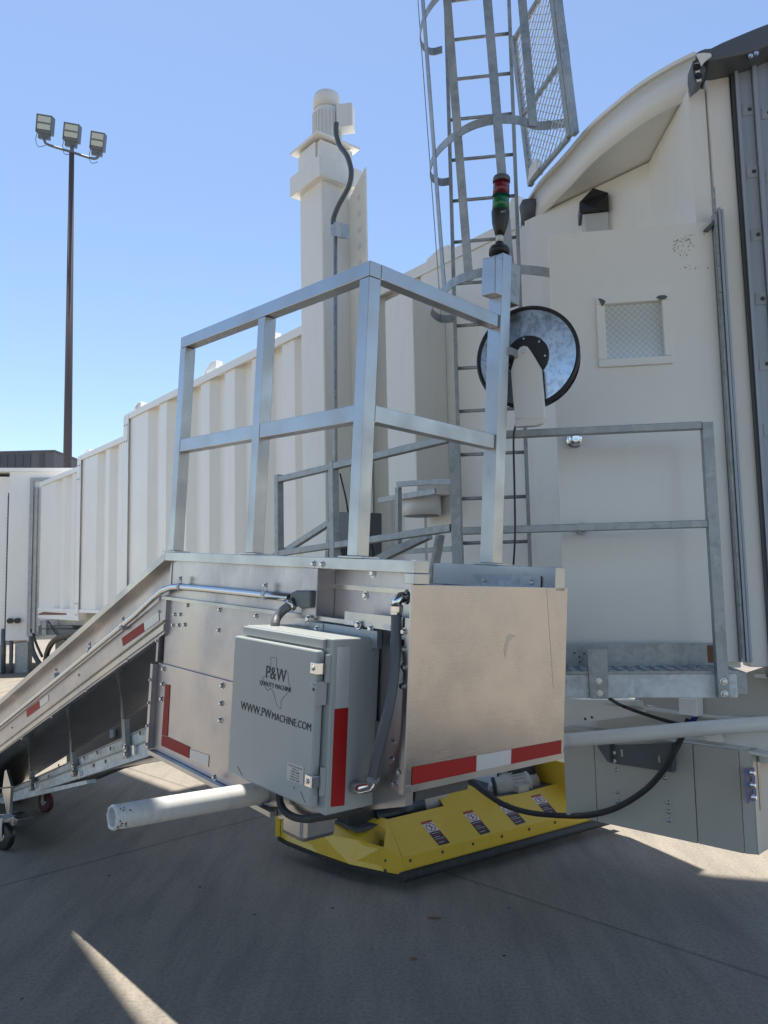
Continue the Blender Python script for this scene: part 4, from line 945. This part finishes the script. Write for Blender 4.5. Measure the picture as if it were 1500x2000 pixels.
# flexible conduit from platform to box
fc = thing('flexible_conduit', 'grey flexible conduit with steel elbows curving down beside the grey enclosure', 'conduit', E.w(.1, .03, -.6))
k = lambda x, y, l=.09: E.hit(x, y, 0, l)
pT = E.hit(794, 1166, 1, .04)
b = mb(m_chrome).tube([E.hit(800, 1166, 1, .05), E.hit(794, 1166, 1, .035), E.hit(783, 1167, 1, .01), E.hit(775, 1174, 1, -.0), E.hit(774, 1186, 1, -.0)], [.013, .017, .0165, .016, .0155], 16, 0); 
b.lathe(E.hit(774, 1180, 1, 0), -E.ax[2], [(0, .018), (.006, .021), (.022, .021), (.023, .019), (.03, .019)], 8); b.lathe(E.hit(797, 1166, 1, .04), E.hit(790, 1166, 1, .03)-E.hit(797, 1166, 1, .04), [(0, .022), (.008, .022)], 8)
b.build('upper_elbow', None, fc)
hp = [E.hit(774, 1190, 1, .0), E.hit(774, 1240, 1, -.005), E.hit(771, 1300, 1, -.02), E.hit(762, 1370, 1, -.035), E.hit(748, 1430, 1, -.045), E.hit(736, 1480, 1, -.045), E.hit(727, 1528, 1, -.04)]
mb(m_hose).tube(hp, .0158, 16, 6).build('hose', None, fc)
e0 = E.e(hp[-1])
b = mb(m_chrome).tube([hp[-1]+E.ax[2]*.012, hp[-1], hp[-1]-E.ax[2]*.012+E.ax[0]*.006, hp[-1]-E.ax[2]*.022+E.ax[0]*.03-E.ax[1]*.01, hp[-1]-E.ax[2]*.026+E.ax[0]*.06-E.ax[1]*.012], [.017, .017, .017, .017, .02], 16)
b.lathe(hp[-1]+E.ax[2]*.02, -E.ax[2], [(0, .019), (.002, .021), (.018, .021), (.02, .018)], 8); b.build('lower_elbow', None, fc)
# black cable under the box
uc = mb(m_rub).tube([E.hit(x, y, 1, .0) for x, y in ((546, 1545), (547, 1566), (556, 1584), (575, 1596), (600, 1600), (625, 1596), (660, 1590), (700, 1580))], .0125, 12, 6)
uc.build('drooping_cable', None, None, label='black cable sagging beneath the grey enclosure', cat='cable')

# ================================================================== round steel boom passing under the lift
bm_ = thing('round_boom', 'white painted steel pipe with a chipped open end under the lift', 'pipe', (0, 3.2, .7))
p0, p1, p2 = V((-.858, 2.478, .908)), dep(1105, 1447, 4.02), dep(1320, 1427, 3.86)
ax_ = (p1-p0).normalized()
Rb = .0385
b = mb(m_pipe).tube([p0+ax_*.004, p0+ax_*1.0, p1], Rb, 32, 0, False)
ringsrc = []
u1 = ax_.orthogonal().normalized(); v1 = ax_.cross(u1)
rng = random.Random(8)
prof = [(0.004, Rb), (0.0, Rb*.93), (-.0005, Rb*.80), (.006, Rb*.74), (.2, Rb*.74)]
rg = []
for (h_, r0) in prof:
    rg.append([b.v(p0+ax_*(h_+(rng.uniform(-.002, .002) if h_ < .003 else 0))+(u1*math.cos(2*math.pi*k/32)+v1*math.sin(2*math.pi*k/32))*r0*(1+(rng.uniform(-.05, .04) if 0 < r0 < Rb*.99 else 0))) for k in range(32)])
for a, c in zip(rg, rg[1:]):
    for k in range(32): b.face([a[k], a[(k+1) % 32], c[(k+1) % 32], c[k]], True)
b.use(m_dark).face(rg[-1]); b.build('pipe', None, bm_)
mb(m_white).tube([p1+ax_*.0005, p1+(p2-p1)*.5, p2, dep(1420, 1419, 3.76), dep(1600, 1405, 3.66)], .036, 24, 5).build('bent_end', None, bm_)
chip = mb(m_blk)
for i in range(60):
    a = rng.uniform(0, 2*math.pi); h_ = abs(rng.gauss(.02, .014)); d = u1*math.cos(a)+v1*math.sin(a)
    if d.dot(V((0, -1, 0))) < -.3: continue
    c = p0+ax_*(h_+.003)+d*(Rb-.0006); s0 = rng.uniform(.0008, .003); t1 = d.cross(ax_)
    chip.prism([c+(ax_*math.cos(j)*rng.uniform(.6, 1.3)+t1*math.sin(j)*rng.uniform(.6, 1.3))*s0 for j in (0, 1.25, 2.5, 3.75, 5)], d*.0012)
chip.use(m_rust)
for i in range(50):
    a = rng.uniform(0, 2*math.pi); h_ = abs(rng.gauss(.012, .012)); d = (u1*math.cos(a)+v1*math.sin(a))
    if d.z > -.2: continue
    c = p0+ax_*(h_+.003)+d*(Rb-.0006); s0 = rng.uniform(.002, .005); t1 = d.cross(ax_)
    chip.prism([c+(ax_*math.cos(j)+t1*math.sin(j))*s0*rng.uniform(.6, 1.2) for j in (0, 1.25, 2.5, 3.75, 5)], d*.0011)
chip.build('chipped_paint', None, bm_)
mb(m_dark).lathe(p0+ax_*.86, ax_, [(0, .055), (.06, .055)], 24).build('clamp_collar', None, bm_)
mb(m_alub).box(E, .60, .74, .1, .25, -.93, -.84).build('clamp_block', None, bm_, .02)

# ================================================================== drive bogie with yellow guard
yg = thing('wheel_guard', 'yellow sheet metal guard with warning stickers and black rubber edge on the ground', 'guard', (.3, 4.8, 0))
hz = lambda x, y, z=0.: ph(x, y, (0, 0, z), Z)
A0, A1 = hz(787, 1709, .075), hz(1169, 1604, .075); gx = (A1-A0).normalized(); gin = V((-gx.y, gx.x, 0))
GFr = Fr((A0.x, A0.y, 0), gx, gin, Z); GW = (A1-A0).length
gp = lambda x, y, v: GFr.hit(x, y, 1, v)
zs = GFr.loc(786, 1675, 1, 0)[2]; zs2 = GFr.loc(1120, 1588, 1, 0)[2]
GX = GW+.12
skirt = mb(m_yel).prism([GFr.w(0, 0, .075), GFr.w(GX, 0, .075), GFr.w(GX, 0, zs), GFr.w(0, 0, zs)], gin*.006)
skirt.use(m_dark)
for i in range(8): skirt.bolt(GFr.w(.05+i*.22, -.001, zs-.025), -gin, .006, .004)
skirt.build('front_skirt', None, yg)
# sloped sheet: lower edge on the skirt top, upper edge from the photo at an inner plane
vi = .30
tops = [GFr.loc(x, y, 1, vi) for x, y in ((757, 1600), (867, 1574))]
zt4 = sum(t_[2] for t_ in tops)/2
x757 = tops[0][0]; x867 = tops[1][0]
n1 = GFr.loc(852, 1549, 1, vi+.1); n2 = GFr.loc(906, 1529, 1, vi+.12); n3 = GFr.loc(968, 1557, 1, vi); n4 = GFr.loc(1100, 1525, 1, vi)
sl_ = mb(m_yel)
def sp(x, v): return GFr.w(x, v, zs+(zt4-zs)*v/vi)
def onslope(px, py):   # photo point on the sloped sheet
    a_, b_, c_ = sp(0, 0), sp(1, 0), sp(0, vi); nn = (b_-a_).cross(c_-a_).normalized(); p = ph(px, py, a_, nn); return p, nn
P_ = lambda x, y: onslope(x, y)[0]
nn = onslope(800, 1600)[1]
if nn.z < 0: nn = -nn
sl_.prism([sp(0, .0), sp(GX, 0), P_(1118, 1521), P_(1020, 1549), P_(968, 1557), P_(906, 1529), P_(852, 1549), P_(867, 1574), P_(757, 1600)], -nn*.004)
sl_.build('sloped_sheet', None, yg)
# left facets
zB = .09
Lb = [hz(787, 1709, .075), hz(752, 1703, .075), hz(683, 1688, .08), hz(620, 1666, .09), hz(560, 1642, .10), hz(545, 1633, .11)]
Lt = []
for p, (x, y) in zip(Lb, ((785, 1677), (749, 1646), (700, 1643), (625, 1625), (575, 1604), (545, 1590))):
    Lt.append(V((p.x, p.y, 0))); nn2 = V((p.x, p.y, 0)).normalized(); Lt[-1] = ph(x, y, V((p.x, p.y, 0)), V((nn2.x, nn2.y, 0)))
for p_, z_ in zip(Lt, (zs, .205, .205, .21, .215, .22)): p_.z = z_
ridge = P_(757, 1600)
pn = (Lt[4]-Lt[1]).cross(ridge-Lt[1]).normalized()
for p_ in Lt[2:]: p_.z = Lt[1].z-(pn.x*(p_.x-Lt[1].x)+pn.y*(p_.y-Lt[1].y))/pn.z
sk2 = mb(m_yel)
for i in range(len(Lb)-1):
    d = (Lb[i+1]-Lb[i]); inw = V((-d.y, d.x, 0)).normalized()*-.006
    sk2.prism([Lb[i], Lb[i+1], Lt[i+1], Lt[i]], inw)
sk2.use(m_dark)
for x, y in ((754, 1680), (765, 1676), (753, 1700)):
    sk2.bolt(ph(x, y, Lb[1], V((.4, -.9, 0)).normalized())-V((0, .004, 0)), V((.2, -1, 0)), .007, .004)
sk2.build('side_skirt', None, yg)
tp2 = mb(m_yel)
back = [ridge]+[ph(x, y, Lt[1], pn) for x, y in ((716, 1587), (672, 1577), (628, 1573), (585, 1576))]
tp2.prism([Lt[0], Lt[1], ridge], V((0, 0, -.004)))
ft = Lt[1:]
for i in range(4):
    tp2.face([tp2.v(ft[i]), tp2.v(ft[i+1]), tp2.v(back[i+1]), tp2.v(back[i])], True)
bmesh.ops.remove_doubles(tp2.bm, verts=tp2.bm.verts, dist=.0005)
tp2.build('side_top_sheet', None, yg)
mb(m_yel).box(Fr(Lb[-1], (1, 0, 0), (0, 1, 0), (0, 0, 1)), -.02, .008, -.02, .01, .005, .15).build('hinge_strip', None, yg)
b = mb(m_rub).tube([GFr.w(-.02, -.015, .07), GFr.w(GX*.5, -.015, .07), GFr.w(GX+.02, -.015, .07)], .026, 12); b.build('rubber_edge', None, yg)
b = mb(m_rub)
for i in range(len(Lb)-1): b.beam(Lb[i]-Z*.012, Lb[i+1]-Z*.012, .02, .02)
b.build('rubber_edge', None, yg)
mb(m_yel).box(GFr, GX-.2, GX+.0, .05, .5, .2, .42).build('end_block', None, yg, .004)
# stickers
def sticker(px4, tilt=0):
    pts = [P_(x, y)+nn*.001 for x, y in px4]; tl, tr_, br_, bl_ = pts
    def q(u_, v_): return tl*(1-u_)*(1-v_)+tr_*u_*(1-v_)+br_*u_*v_+bl_*(1-u_)*v_
    b = mb(m_stick).prism([q(0, .10), q(1, .10), q(1, .46), q(0, .46)], nn*.0006)
    b.use(m_stickr).prism([q(0, 0), q(1, 0), q(1, .0995), q(0, .0995)], nn*.0006); b.use(m_stickd).prism([q(0, .4605), q(1, .4605), q(1, 1), q(0, 1)], nn*.0006)
    c0 = q(.5, .28); ex = (q(1, .28)-q(0, .28))*.40; ey = (q(.5, .45)-q(.5, .11))*.44
    b.use(m_stickr); ring = [c0+nn*.0012+ex*math.cos(a*math.pi/12)+ey*math.sin(a*math.pi/12) for a in range(25)]
    b.tube(ring, .0022, 6, 0, False); b.beam(c0+nn*.0012-ex*.7-ey*.7, c0+nn*.0012+ex*.7+ey*.7, .0035, .0008, nn)
    b.use(m_ink).lathe(c0+nn*.0008-ey*.45, nn, [(0, .006), (.0006, .006)], 10); b.beam(c0+nn*.001-ey*.2, c0+nn*.001+ey*.35+ex*.1, .007, .0006, nn); b.beam(c0+nn*.001+ey*.3, c0+nn*.001+ey*.6-ex*.35, .004, .0006, nn); b.beam(c0+nn*.001-ey*.1, c0+nn*.001+ex*.4, .004, .0006, nn)
    for j in range(6):
        b.use(m_stickr if j in (1, 4) else m_stick); v0 = .52+j*.075
        b.prism([q(.1, v0), q(.9-.25*(j % 3 == 2), v0), q(.9-.25*(j % 3 == 2), v0+.014), q(.1, v0+.014)], nn*.0009)
    b.build('warning_sticker', None, yg)
sticker(((821, 1607), (841, 1601), (879, 1646), (858, 1652)))
sticker(((903, 1587), (922, 1582), (958, 1625), (938, 1631)))
sticker(((972, 1572), (992, 1567), (1027, 1606), (1008, 1612)))
sticker(((1036, 1555), (1055, 1551), (1088, 1588), (1069, 1592)))
# sticker on the left facet
_a, _b2, _c2 = Lt[2], Lt[1], back[0]
n3_ = (_b2-_a).cross(_c2-_a).normalized(); n3_ = n3_ if n3_.z > 0 else -n3_
nn_old, P_old = nn, P_
P_ = lambda x, y: ph(x, y, _a+Z*.006, n3_); nn = n3_
sticker(((648, 1590), (665, 1590), (640, 1622), (622, 1620)))
nn, P_ = nn_old, P_old
# bogie behind the guard
bg_ = thing('drive_bogie', 'dark drive wheels, axle and cream gear motor behind the yellow guard', 'wheel bogie', (.5, 5.3, 0))
def cylb(c, r, wd, m, nm, par, ax=gx, prof=None):
    return mb(m).lathe(c-ax*wd/2, ax, prof or [(0, r*.9), (.02, r), (wd-.02, r), (wd, r*.9)], 40).build(nm, None, par)
wc = GFr.w(GFr.loc(690, 1600, 1, .75)[0]+.1, .72, .33)
b = mb(m_dark).prism([GFr.w(-.1, .3, zt4-.02), GFr.w(GX, .3, zt4-.02), GFr.w(GX, .9, zt4-.02), GFr.w(-.1, .9, zt4-.02)], -Z*.02); b.build('chassis_plate', None, bg_)
for (xa, wd) in ((.03, .24), (1.28, .24)):
    c = GFr.w(xa, .68, .30); w_ = cylb(c, .30, wd, m_rub, 'tyre', bg_); cylb(c-gx*.02, .17, wd-.03, m_white, 'rim', w_)
b = mb(m_white).lathe(GFr.w(.17, .66, .30), gx, [(0, .14), (.14, .14), (.15, .10), (.2, .09)], 32); b.build('axle_hub', None, bg_)
mc2 = gp(1000, 1535, .42); 
b = mb(m_beige).lathe(mc2-gx*.17, gx, [(0, .03), (.01, .06), (.1, .075), (.11, .085), (.24, .085), (.25, .095), (.27, .095), (.28, .07), (.36, .07)], 28)
for i in range(24):
    a = 2*math.pi*i/24; d = (gin*math.cos(a)+Z*math.sin(a)); b.beam(mc2-gx*.05+d*.09, mc2+gx*.06+d*.09, .005, .016, d)
b.box(Fr(mc2-gin*.07, gx, gin, Z), -.06, .03, -.06, .0, -.05, .03); b.build('gear_motor', None, bg_)
c5 = gp(1062, 1515, .45); b = mb(m_rub).lathe(c5, gx, [(0, .11), (.04, .11), (.041, .135), (.10, .135)], 36); b.use(m_white).lathe(c5-gx*.005, gx, [(-.03, .09), (.004, .1)], 36); b.use(m_rub).lathe(c5+gx*.11, gx, [(0, .15), (.16, .15)], 36); b.build('drive_coupling', None, bg_)
c6 = gp(800, 1580, .42); b = mb(m_blk).lathe(c6-gx*.28, gx, [(0, .075), (.35, .075)], 28); b.use(m_beige).box(Fr(c6, gx, gin, Z), .08, .26, -.05, .05, -.08, .06); b.build('brake_motor', None, bg_)

# ================================================================== under-cab structure and grey cabinets
uf = mb
uc0 = lambda x, y, v: CFm.hit(x, y, 1, v)
cA, cB = hz(1168, 1605, .3), hz(1455, 1668, .3); cx_ = (cB-cA).normalized(); cin = V((-cx_.y, cx_.x, 0)); cin = cin if cin.y > 0 else -cin
CFm = Fr((cA.x, cA.y, 0), cx_, cin, Z)
cw = (cB-cA).length; s1_, s2_ = CFm.loc(1358, 1560, 1, 0)[0], cw
cabn = thing('power_cabinet', 'beige grey steel cabinet row hanging under the cab with blue taped latches', 'cabinet', CFm.w(.3, .1, .3))
xL = CFm.loc(1104, 1560, 1, 0)[0]; xs1 = CFm.loc(1164, 1540, 1, 0)[0]; ztopc = CFm.loc(1310, 1448, 1, 0)[2]
for a, c_ in ((xL, xs1), (xs1, s1_), (s1_, cw)):
    b = mb(m_beige).box(CFm, a+.002, c_-.002, 0, .22, .3, ztopc)
    b.use(m_steel)
    for x, y in ((1200, 1470), (1201, 1486), (1203, 1503), (1206, 1547), (1207, 1565), (1298, 1519), (1305, 1567), (1306, 1585), (1307, 1602), (1300, 1502)):
        if a == xs1: b.bolt(CFm.hit(x, y, 1, -.001), -cin, .009, .012)
    b.build('cabinet_body', None, cabn, .004)
cyl = mb(m_beige); ch0 = CFm.w(cw-.001, .0, 0); 
q1 = hz(1480, 1670, .3); q1 = V((q1.x, q1.y, 0)); base_c = CFm.w(cw, 0, 0)
rdir2 = cin*1.0
cyl.prism([V((base_c.x, base_c.y, .3)), V((q1.x, q1.y, .3)), V((q1.x, q1.y, .3))+rdir2*.22+cx_*.02, V((base_c.x, base_c.y, .3))+rdir2*.22], Z*(ztopc-.3)); cyl.build('corner_section', None, cabn, .004)
RP = Fr((q1.x, q1.y, 0), cin, cx_, Z)   # right hand face, plane b=const
rf2 = mb(m_beige).box(RP, -.0, 1.2, .0, .004, .3, ztopc); rf2.build('side_panel', None, cabn)
rr = lambda x, y, v=.006: RP.hit(x, y, 1, v)
rp2 = mb(m_blue).prism([rr(x, y) for x, y in ((1454, 1501), (1461, 1499), (1465, 1566), (1459, 1570))], cx_*.0008).prism([rr(x, y) for x, y in ((1467, 1501), (1473, 1499), (1478, 1562), (1472, 1566))], cx_*.0008)
rp2.build('blue_tape', None, cabn)
for x, y in ((1466, 1509), (1467, 1533), (1469, 1557)): mb(m_chrome).lathe(rr(x, y), cx_, [(0, .016), (.004, .016), (.006, .01), (.02, .009)], 16).build('latch', None, cabn)
mb(m_mirror).prism([rr(x, y) for x, y in ((1478, 1478), (1510, 1470), (1512, 1575), (1485, 1582))], cx_*.001).build('viewing_window', None, cabn)
mb(m_dkg).prism([rr(x, y) for x, y in ((1491, 1603), (1515, 1596), (1515, 1620), (1493, 1627))], cx_*.001).build('data_plate', None, cabn)
# dark mounting bracket
bk = mb(m_dkg).prism([CFm.hit(x, y, 1, -.05) for x, y in ((1166, 1457), (1190, 1455), (1192, 1490), (1186, 1487))], cin*.049)
bk.prism([CFm.hit(x, y, 1, -.02) for x, y in ((1191, 1456), (1312, 1452), (1315, 1509), (1191, 1490))], cin*.018)
bk.prism([CFm.hit(x, y, 1, -.07) for x, y in ((1272, 1453), (1312, 1452), (1313, 1508), (1300, 1495))], cin*.045)
bk.use(m_beige)
for x, y in ((1214, 1471), (1287, 1482)): bk.prism([CFm.hit(x+dx, y+dy, 1, -.0215) for dx, dy in ((-2, -7), (2, -7), (3, 7), (-1, 7))], cin*.001)
bk.use(m_steel).bolt(CFm.hit(1199, 1470, 1, -.022), -cin, .009).bolt(CFm.hit(1200, 1486, 1, -.022), -cin, .009); bk.build('mounting_bracket', None, cabn)
# cab floor beams
cf = lambda x, y, v: CFm.hit(x, y, 1, v)
b = mb(m_beige).prism([cf(x, y, .06) for x, y in ((1330, 1355), (1530, 1290), (1530, 1412), (1500, 1405), (1380, 1396), (1240, 1372), (1240, 1330))], cin*.4); b.build('cab_floor_beam', None, br)
b = mb(m_white).prism([cf(x, y, .03) for x, y in ((1180, 1372), (1290, 1384), (1380, 1396), (1530, 1407), (1530, 1414), (1380, 1402), (1290, 1391), (1180, 1376))], cin*.05); b.build('beam_flange', None, br)
b = mb(m_cream).prism([cf(x, y, .10) for x, y in ((1100, 1362), (1180, 1376), (1290, 1391), (1380, 1402), (1530, 1414), (1530, 1500), (1440, 1478), (1310, 1458), (1100, 1462))], cin*.3); b.build('cab_lower_beam', None, br)
b = mb(m_white).prism([cf(x, y, .02) for x, y in ((1300, 1445), (1350, 1449), (1440, 1462), (1530, 1480), (1530, 1486), (1440, 1467), (1350, 1454), (1300, 1450))], cin*.08); b.build('beam_flange', None, br)
b = mb(m_cream).prism([cf(x, y, .03) for x, y in ((1130, 1366), (1250, 1368), (1262, 1395), (1140, 1412))], cin*.05); b.use(m_dark)
for x, y in ((1143, 1404), (1156, 1401)): b.lathe(cf(x, y, .0295), -cin, [(0, .008), (.001, .008)], 10)
b.build('bracket_plate', None, br, .003)
b = mb(m_white).prism([cf(x, y, -.04) for x, y in ((1325, 1364), (1360, 1364), (1361, 1400), (1326, 1395))], cin*.08); b.build('hanger_block', None, br, .003)
mb(m_blue).prism([cf(x, y, .0) for x, y in ((1343, 1411), (1351, 1401), (1362, 1400), (1356, 1410))], cin*.02).build('blue_strap', None, br)
b = mb(m_white).prism([cf(x, y, -.0) for x, y in ((1372, 1436), (1400, 1432), (1408, 1450), (1380, 1447))], cin*.05); b.build('pipe_saddle', None, br)
b = mb(m_white).prism([cf(x, y, .02) for x, y in ((1473, 1318), (1530, 1318), (1530, 1328), (1473, 1323))], cin*.03); b.build('beam_flange', None, br)
# hoses
hose = mb(m_rub).tube([gp(915, 1522, .06), gp(950, 1550, -.06), gp(990, 1574, -.12), gp(1040, 1588, -.16), gp(1100, 1593, -.25), cf(1150, 1592, -.14), cf(1205, 1577, -.12), cf(1260, 1543, -.1), cf(1295, 1505, -.1), cf(1318, 1465, -.1), cf(1332, 1438, -.02), cf(1345, 1405, .02)], .0155, 12, 6)
hose.build('power_hose', None, None, label='thick black hose looping from the yellow guard up to the cab', cat='hose')
hose = mb(m_rub).tube([D.hit(1188, 1362, 1, .1), cf(1212, 1377, -.05), cf(1240, 1388, -.05), cf(1285, 1403, -.04), cf(1318, 1412, -.02), cf(1350, 1418, .0)], .009, 10, 6)
hose.build('thin_cable', None, None, label='thin black cable dropping from under the landing to the white boom', cat='cable')
mb(m_blk).tube([gp(962, 1520, .3), gp(966, 1535, .27), gp(968, 1552, .28)], .014, 10, 4).build('motor_lead', None, None, label='short black lead crossing the cream gear motor under the front panel', cat='cable')

# small litter on the apron
rng = random.Random(21)
for i, (x, y, s) in enumerate(((650, 1774, .008), (848, 1793, .03), (808, 1873, .02), (390, 1733, .006), (985, 1867, .008), (213, 1710, .008))):
    c = hz(x, y, .003); b = mb(m_rust if s > .015 else m_blk)
    pts = [c+V((math.cos(k*.9)*s*rng.uniform(.5, 1.3), math.sin(k*.9)*s*.35*rng.uniform(.5, 1.3), 0)) for k in range(7)]
    b.prism(pts, Z*.004)
    lab = ('small dark pebble straight below the yellow guard corner', 'curled brown leaf nearest the rubber edge of the guard', 'small brown leaf lying furthest forward on the dark apron', 'tiny dark chip on the apron left of the pebble', 'dark speck on the apron to the right of the leaves', 'dark crumb on the apron at far left near the casters')[i]
    b.build('leaf' if s > .015 else 'pebble', None, None, label=lab, cat='leaf' if s > .015 else 'pebble', group='dry leaves on the apron' if s > .015 else 'pebbles scattered on the apron')

# ================================================================== unseen panels added above the frame to shade the apron
def shade(name, gpts, H, th=.25):
    k = H/math.tan(SUN_EL); off = V((math.sin(SUN_AZ), math.cos(SUN_AZ), 0))*k
    return [V((x, y, 0))+off+Z*H for x, y in gpts]
cnp = thing('added_overhead_shade', 'flat panels added high above the apron, out of view, to cast shade', 'shade panel', (5, -1, 0))
def panel(gpts, H): mb(m_unit).prism(shade('', gpts, H), Z*.12).build('shade_panel', None, cnp)
Ld = V((-.6625, .749)); Nd = V((-.749, -.6625))      # along / towards camera-left in plan
def G(a, n): p = Ld*a+Nd*n; return (p.x, p.y)
panel([G(4.25, -1.60), G(3.86, -1.43), G(2.8, -1.32), G(2.55, -1.08), G(-1.6, -1.08), G(-6.5, 1.0), G(-3.0, 7.0), G(2.6, 7.5), G(4.8, 1.5), G(4.7, -1.6)], 7.4)
panel([G(6.9, -1.2), G(7.1, -2.95), G(5.97, -2.97), G(6.03, -3.55), (1.15, 5.75), (1.43, 5.04), (1.55, 4.55), (1.77, 4.41), (2.3, 4.25), (4.6, 2.6), (3.4, .3), G(-1.5, -1.72), G(4.15, -1.72), G(4.15, -1.2)], 11)  # added blocker, its edge cut to leave the wanted sunlit patches
mb(m_unit).prism([V((-5, -1.6, 4.3)), V((4, -1.6, 4.3)), V((4, 1.5, 4.3)), V((-5, 1.5, 4.3))], Z*.15).build('shade_panel', None, cnp)  # low panel added to keep skylight off the near ground
